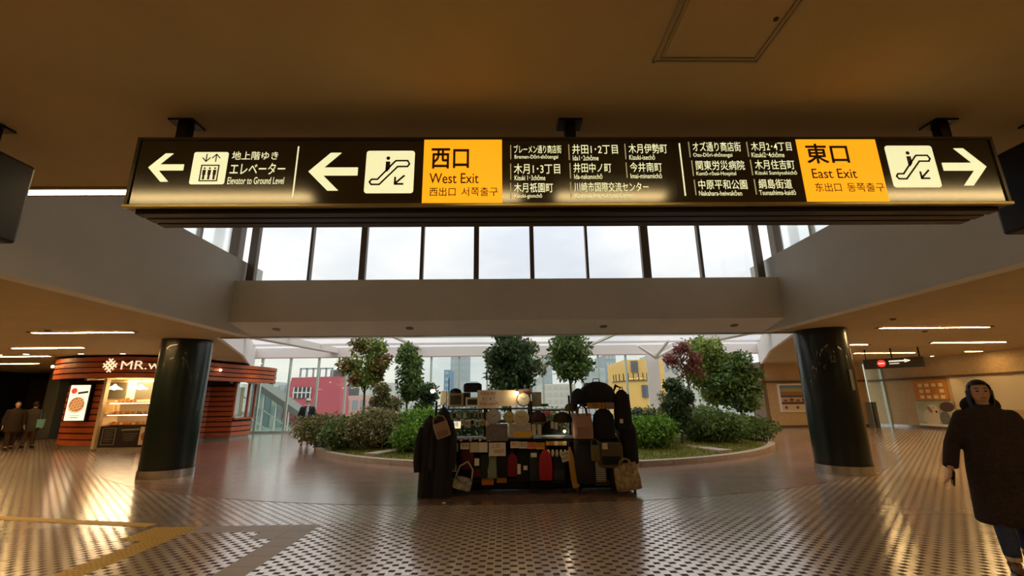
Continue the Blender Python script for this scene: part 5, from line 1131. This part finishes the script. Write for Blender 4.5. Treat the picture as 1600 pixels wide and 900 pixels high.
bag(931, 708, 13, 22, M_('cloth_khaki', (112, 98, 60), .8), 'small khaki pouch left of the olive brown bag', kind='sling', hh=.4, Y=7.8)
bag(939, 733, 16, 34, c_str, 'black and cream striped tote bag', kind='tote', hh=.15, Y=7.84)
box_item('storage_box', 944, 754, 26, 8, .3, c_oliv, 'low olive box at the foot of the right tower', 'box', Y=8.0)
bag(967, 742, 26, 44, c_blk, 'black backpack low on the tower beside the patterned tote', kind='pack', Y=7.86)
bag(982, 746, 37, 36, c_pat, 'beige patterned tote bag leaning out at the lower right corner', kind='tote', hh=.2, Y=7.76, rot=math.radians(-8), d=.2)
r = it('umbrella_top', 962, 604, 8.2, 'small dark folded parasol tip sticking out above the tower', 'umbrella'); b = MB(); b.tube([(-.06, 0, -.12), (0, 0, .02), (.1, 0, -.03)], [.012, .03, .01], 8); b.build('canopy', c_blk, r, world=False)
# clip lamps
def clip(px, py, Y, lab, s=30, R_=.035):
    r = it('clip_lamp', px, py, Y, lab, 'lamp', 'clip lamps on the stall'); b = MB(); b.ball((0, 0, 0), R_, n=14); b.build('bulb', emis('clip_bulb', (1, .8, .5), s), r, world=False, smooth=True)
    b = MB(); b.tube([(0, .02, .02), (0, .06, .06), (.03, .1, .0)], .006, 6).cyl((0, 0, .02), .025, .05, 14); b.build('arm', m_steel, r, world=False)
clip(676, 611, 8.0, 'lit clip lamp sticking out at the upper left of the stall'); clip(807, 614, 7.86, 'lit clip lamp in front of the cream board'); clip(882, 674, 7.84, 'small lit clip lamp at the right of the middle shelf', 20, .02)
b = MB(); p = P_(676, 612, 8.05); b.tube([(p.x+.05, 8.05, p.z), (xl, 8.1, p.z-.02)], .008, 6).tube([(p.x+.02, 8.05, p.z+.02), (p.x+.12, 8.05, p.z+.1)], .01, 6); b.build('lamp_arm', m_steel, stl)
for k, (px, py) in enumerate(((698, 781.5),)):
    p = at(px, py, 7.75); q = MB(); q.cyl((p.x, 7.4, .005), .03, .006, 12); tag(q.build('paper_scrap', c_wht), 'tiny white scrap on the brown floor before the stall', 'paper')
# ================================================================== PEOPLE
m_skin = mat('skin', (206, 160, 130), .55)
def person(loc, rz, H, label, top, legs, shoe, hair, kind='coat', arm_l=None, arm_r=None, stride=.0, hem=.5, sleeve=None, mask=None, cap_=None, hi=False, hood=None, hairlen=.0, cuff=None, widen=1.0, head_turn=0):
    """figure facing -Y in its own frame; the left hand of the picture is the person's right hand (x<0)"""
    s = H/1.65; r = root('person', loc, label, 'person', rz=rz); V = lambda x, y, z: Vector((x*s, y*s, z*s)); vox = .009 if hi else .016
    st = stride
    hips = {-1: V(-.085, 0, .86), 1: V(.085, 0, .86)}; knees = {-1: V(-.09, -.06*0-st*.55, .47), 1: V(.09, st*.35-.02, .47)}; ank = {-1: V(-.09, -st, .07), 1: V(.09, st+.02, .09)}
    arm_r = arm_r or [(-.19, 0, 1.32), (-.26, .02, 1.06), (-.27, -.04, .82)]; arm_l = arm_l or [(.19, 0, 1.32), (.26, .02, 1.06), (.27, -.04, .82)]
    b = MB()
    b.loft([tuple(c*s for c in k) for k in ((0, 0, .80, .13, .09), (0, 0, .88, .155, .10), (0, 0, 1.0, .13, .09), (0, 0, 1.15, .145, .095), (0, 0, 1.28, .165, .095), (0, 0, 1.36, .14, .08), (0, 0, 1.40, .07, .06))], 20)
    b.tube([V(0, .005, 1.36), V(0, -.005, 1.50)], [.055*s, .05*s], 14)
    for k in (-1, 1):
        b.tube([hips[k], hips[k].lerp(knees[k], .5), knees[k], knees[k].lerp(ank[k], .35), ank[k]], [.085*s, .075*s, .055*s, .055*s, .036*s], 14)
        b.tube([ank[k]+V(0, .03, -.02), ank[k]+V(0, -.06, -.04), ank[k]+V(0, -.14, -.05)], [.036*s, .036*s, .025*s], 10)
    for k, A in ((-1, arm_r), (1, arm_l)):
        A = [V(*a) for a in A]; b.tube([A[0], A[0].lerp(A[1], .5), A[1], A[1].lerp(A[2], .4), A[2]], [.052*s, .045*s, .038*s, .036*s, .025*s], 12)
        d = (A[2]-A[1]).normalized(); side = Vector((0, -1, 0)); side = (side-d*side.dot(d)).normalized(); nrm = d.cross(side)
        pal = A[2]+d*.045*s; ax = Matrix((side, nrm, d)).transposed()
        b.obox(A[2]+d*.05*s, ax, .075*s, .028*s, .09*s)
        for i, (o, L) in enumerate(((-.028, .075), (-.009, .085), (.01, .08), (.028, .062))):
            p0 = A[2]+d*.085*s+side*o*s; cin = -nrm*k*.6; p1 = p0+(d*.9+cin*.3).normalized()*L*.45*s; p2 = p1+(d*.7+cin*.9).normalized()*L*.35*s; p3 = p2+(d*.3+cin*1.2).normalized()*L*.25*s
            b.tube([p0, p1, p2, p3], [.0095*s, .009*s, .0085*s, .007*s], 8)
        p0 = A[2]+d*.03*s+side*.036*s; p1 = p0+(d*.6+side*.7).normalized()*.035*s; p2 = p1+(d*.9+side*.15).normalized()*.03*s; b.tube([p0, p1, p2], [.012*s, .0105*s, .008*s], 8)
    # head
    hc = V(0, -.015, 1.565); b.ball(hc, .074*s, .09*s, .105*s, n=20); b.ball(hc+V(0, -.02, -.045), .056*s, .065*s, .062*s, n=16)
    b.tube([hc+V(0, -.085, .015), hc+V(0, -.106, -.02), hc+V(0, -.09, -.03)], [.008*s, .014*s, .009*s], 8)
    for k in (-1, 1): b.ball(hc+V(k*.075, .005, -.005), .012*s, .022*s, .032*s, n=10)
    b.ball(hc+V(0, -.082, -.062), .024*s, .012*s, .010*s, n=10)
    part('body', mod_mesh(b, 'body', m_skin, vox, 2), r)
    b = MB()
    for k in (-1, 1): b.ball(hc+V(k*.030, -.083, .006), .013*s, .008*s, .008*s, n=10)
    b.build('eye', mat('eye_dark', (40, 30, 26), .3), r, world=False, smooth=True)
    b = MB(); 
    for k in (-1, 1): b.tube([hc+V(k*.015, -.092, .03), hc+V(k*.032, -.09, .036), hc+V(k*.048, -.08, .03)], .004*s, 6)
    b.build('eyebrow', hair, r, world=False)
    b = MB(); b.tube([hc+V(-.024, -.091, -.056), hc+V(0, -.097, -.058), hc+V(.024, -.091, -.056)], .005*s, 6); b.build('mouth', mat('lips', (160, 90, 84), .5), r, world=False)
    # hair: a shell open at the face
    b = MB(); b.ball(hc+V(0, .012 if hairlen else .018, .022 if not hairlen else .014), (.091 if hairlen else .086)*s, (.104 if hairlen else .095)*s, (.110 if hairlen else .104)*s, n=28)
    if hairlen: b.loft([tuple(c*s for c in k) for k in ((0, .02, 1.565-hairlen, .085, .07), (0, .01, 1.47, .10, .085), (0, .005, 1.58, .10, .10))], 18)
    hm = b.mesh('hair', hair, True); bm = bmesh.new(); bm.from_mesh(hm); dl = [v for v in bm.verts if v.co.y < -.035*s and v.co.z < hc.z+.058*s and (not hairlen or abs(v.co.x) < .068*s)]; bmesh.ops.delete(bm, geom=dl, context='VERTS'); bm.to_mesh(hm); bm.free(); part('hair', hm, r)
    # clothes
    sm = sleeve or top
    b = MB(); w = widen; hz = hem
    if kind == 'coat':
        b.loft([tuple(c*s for c in k) for k in ((0, 0, hz, .22*w, .17*w), (0, 0, hz+.02, .245*w, .185*w), (0, 0, .85, .225*w, .165*w), (0, 0, 1.08, .20*w, .145*w), (0, 0, 1.26, .205*w, .135*w), (0, 0, 1.37, .16*w, .105*w), (0, 0, 1.43, .09, .085))], 26)
    else:
        b.loft([tuple(c*s for c in k) for k in ((0, 0, hz, .185*w, .13*w), (0, 0, 1.0, .165*w, .12*w), (0, 0, 1.2, .185*w, .125*w), (0, 0, 1.33, .17*w, .11*w), (0, 0, 1.42, .08, .075))], 24)
    for A in (arm_r, arm_l):
        A = [V(*a) for a in A]; e_ = A[1].lerp(A[2], .93); b.tube([A[0]+V(0, 0, .0), A[0].lerp(A[1], .5), A[1], A[1].lerp(A[2], .5), e_], [.075*s*w, .07*s*w, .062*s*w, .06*s*w, .058*s*w], 14)
        b.ball(A[0], .078*s*w, n=12)
    part('coat' if kind == 'coat' else 'jacket', mod_mesh(b, 'coat', top, vox*1.2, 4), r)
    b = MB()
    for k in (-1, 1): b.tube([hips[k]+V(0, 0, .06), hips[k].lerp(knees[k], .5), knees[k], knees[k].lerp(ank[k], .5), ank[k]+V(0, 0, .05)], [.10*s, .092*s, .074*s, .068*s, .06*s], 16)
    b.loft([tuple(c*s for c in k) for k in ((0, 0, .80, .14, .11), (0, 0, .96, .15, .11))], 20)
    part('trousers', mod_mesh(b, 'trousers', legs, vox*1.2, 3), r)
    if cuff:
        for k in (-1, 1): b = MB(); b.tube([ank[k]+V(0, 0, .055), ank[k]+V(0, 0, .02)], [.058*s, .05*s], 14); b.build('sock', cuff, r, world=False, smooth=True)
    for k in (-1, 1):
        a = ank[k]; b = MB(); b.ball(a+V(0, .02, -.015), .048*s, .06*s, .055*s, n=14); b.tube([a+V(0, .03, -.03), a+V(0, -.07, -.035), a+V(0, -.14, -.042), a+V(0, -.165, -.045)], [.045*s, .045*s, .038*s, .015*s], 14, flat=.75)
        zf = a.z-.07*s if True else 0; m2 = mod_mesh(b, 'shoe', shoe, .009, 2)
        for v in m2.vertices:
            if v.co.z < zf+.012*s: v.co.z = zf+.004
        part('shoe', m2, r)
        b = MB(); b.loft([(a.x, a.y-.055*s, zf+.001, .045*s, .115*s), (a.x, a.y-.055*s, zf+.018*s, .047*s, .12*s)], 18); b.build('sole', m_black, r, world=False)
    b = MB(); b.tube([V(.055*math.cos(t), .055*math.sin(t)*1.1, 1.425+.01*math.sin(t)) for t in np.linspace(0, 2*PI, 14)], .028*s, 8, cap=False); b.build('collar', hood or top, r, world=False, smooth=True)
    if hood:
        b = MB(); b.ball(V(0, .105, 1.43), .15*s, .09*s, .11*s, n=18); b.build('hood', hood, r, world=False, smooth=True)
    if mask: b = MB(); b.ball(hc+V(0, -.045, -.045), .058*s, .062*s, .042*s, n=14); b.build('mask', mask, r, world=False, smooth=True)
    if cap_:
        b = MB(); b.loft([tuple(c*s for c in k) for k in ((0, 0, 1.605, .094, .104), (0, 0, 1.65, .09, .10), (0, 0, 1.685, .06, .07), (0, 0, 1.695, .01, .01))], 20); b.loft([tuple(c*s for c in k) for k in ((0, -.09, 1.605, .075, .085), (0, -.09, 1.613, .07, .08))], 18); b.build('cap', cap_, r, world=False, smooth=True)
    return r, s
m_hairb = mat('hair_black', (30, 24, 22), .5); m_coatb = mat('coat_dark_brown', (52, 38, 34), .95, var=.35, scale=60, bump=.8); m_jean = mat('denim', (50, 60, 92), .85, var=.2, scale=40); m_shob = mat('shoe_brown', (112, 66, 34), .6)
# woman walking in from the right
WX = 4.64; WR = math.radians(-36)
r, s = person((WX, 4.38, 0), WR, 1.62, 'woman in a knee-length dark brown coat and jeans, walking at the right edge', m_coatb, m_jean, m_shob, m_hairb, hem=.36, stride=.16, hi=True, hood=mat('hood_dark', (44, 34, 34), .95, bump=.8, scale=60), hairlen=.16, cuff=mat('sock_cream', (206, 190, 160), .8), widen=1.05,
              arm_r=[(-.165, 0, 1.315), (-.29, .02, 1.06), (-.36, -.10, .84)], arm_l=[(.165, 0, 1.315), (.29, .03, 1.06), (.27, -.10, .86)])
b = MB(); b.box(-.012, .012, -.182*s, -.15*s, .42*s, .9*s); b.build('coat_placket', mat('hood_dark', (44, 34, 34)), r, world=False)
for k in range(4): b = MB(); b.cyl((.03, -(.178-.012*k)*s, (.72+.15*k)*s), .014, .012, 12, 'Y'); b.build('button', m_black, r, world=False)
for k in (-1, 1): b = MB(); b.box(k*.12*s-.07, k*.12*s+.07, -.165*s, -.14*s, .82*s, .86*s, b=.004); b.build('pocket_flap', mat('hood_dark', (44, 34, 34)), r, world=False)
ph = root('mobile_phone', (0, 0, 0), 'dark mobile phone held low by the woman in the brown coat', 'phone')
hand = Matrix.Rotation(WR, 3, 'Z')@Vector((-.372*s, -.135*s, .755*s)); ph.location = (WX+hand.x, 4.38+hand.y, hand.z-.06)
b = MB(); b.box(-.006, .006, -.036, .036, 0, .14, b=.004); b.build('body', m_black, ph, world=False); b = MB(); b.box(-.008, -.0055, -.032, .032, .008, .132); b.build('screen', mat('phone_glass', (10, 10, 14), .1), ph, world=False)
ph.rotation_euler = (.25, .12, math.radians(-30))
tb = root('hand_bag', (0, 0, 0), 'red and black hand bag carried on the far side by the woman in brown', 'bag'); hand = Matrix.Rotation(WR, 3, 'Z')@Vector((.30*s, -.12*s, .76*s)); tb.location = (WX+hand.x, 4.38+hand.y, hand.z)
b = MB(); b.loft([(0, 0, -.42, .15, .06), (0, 0, -.4, .16, .065), (0, 0, -.25, .16, .06), (0, 0, -.12, .14, .04)], 20, sq=.55); b.build('body', mat('bag_red', (170, 40, 30), .7), tb, world=False, smooth=True)
b = MB(); b.tube([(-.09, 0, -.13), (-.05, 0, -.02), (0, 0, .0), (.05, 0, -.02), (.09, 0, -.13)], .009, 8); b.build('handle', m_black, tb, world=False)
# elderly man by the glass
m_jk = mat('jacket_dark', (40, 42, 48), .8)
r, s = person((-7.55, 17.75, 0), math.radians(16), 1.66, 'man in a white cap, white mask and dark jacket walking by the bed tip', m_jk, mat('trouser_khaki', (120, 108, 84), .8), m_shob, mat('hair_grey', (150, 146, 140), .7), kind='jacket', hem=.84, stride=.1, mask=mat('mask_white', (230, 230, 226), .8), cap_=mat('cap_white', (226, 222, 214), .8), widen=1.05,
              arm_r=[(-.19, 0, 1.32), (-.27, .02, 1.07), (-.2, -.1, .88)], arm_l=[(.19, 0, 1.32), (.29, .0, 1.08), (.25, -.16, .95)])
b = MB(); b.loft([tuple(c*s for c in k) for k in ((0, -.075, .98, .06, .065), (0, -.08, 1.2, .06, .065), (0, -.07, 1.36, .045, .05))], 16); b.build('shirt', mat('shirt_paleblue', (176, 196, 214), .8), r, world=False, smooth=True)
b = MB(); b.tube([V_ for V_ in [Vector((.07*math.cos(t)*s, .075*math.sin(t)*s-.01, 1.43*s)) for t in np.linspace(0, 2*PI, 12)]], .03*s, 8).tube([(0.02, -.1*s, 1.42*s), (.03, -.14*s, 1.2*s)], [.03, .035], 8); b.build('scarf', mat('scarf_white', (222, 224, 226), .9), r, world=False, smooth=True)
sb = root('shoulder_bag', (-7.55, 17.55, .72), 'purple bag held in front by the man in the white cap', 'bag'); b = MB(); b.loft([(0, -.05, 0, .14, .05), (0, -.05, .02, .15, .06), (0, -.05, .2, .14, .055), (0, -.05, .25, .11, .03)], 18, sq=.6); b.build('body', mat('bag_purple', (84, 34, 92), .7), sb, world=False, smooth=True)
b = MB(); b.tube([(-.1, -.05, .22), (-.08, -.05, .5), (.02, -.04, .66)], .008, 6).tube([(.1, -.05, .22), (.08, -.05, .34)], .008, 6); b.build('strap', m_black, sb, world=False)
# two people far left
for k, (px, Y, lab, tc_, lc_, rz, HH) in enumerate(((22, 17.4, 'person in a dark brown coat at the far left, nearer the frame edge', (46, 34, 22), (58, 42, 26), 60, 1.68), (50, 17.9, 'person in a dark grey coat at the far left beside the dark shops', (62, 58, 50), (80, 60, 52), 200, 1.66))):
    p = at(px, 660, Y); r, s = person((p.x, Y, 0), math.radians(rz), HH, lab, mat('coat_far%d' % k, tc_, .9), mat('legs_far%d' % k, lc_, .9), m_black, m_hairb, hem=.6, stride=.1)
p = at(67, 650, 17.7); tb = root('tote_bag', (p.x, 17.7, .75), 'pale blue tote bag beside the person in dark grey at the far left', 'bag'); b = MB(); b.loft([(0, 0, 0, .14, .05), (0, 0, .3, .15, .05)], 16, sq=.5); b.build('body', mat('tote_paleblue', (110, 160, 166), .8), tb, world=False); b = MB(); b.tube([(-.07, 0, .28), (-.05, 0, .5), (.05, 0, .5), (.07, 0, .28)], .008, 6); b.build('handle', MT['tote_paleblue'], tb, world=False)
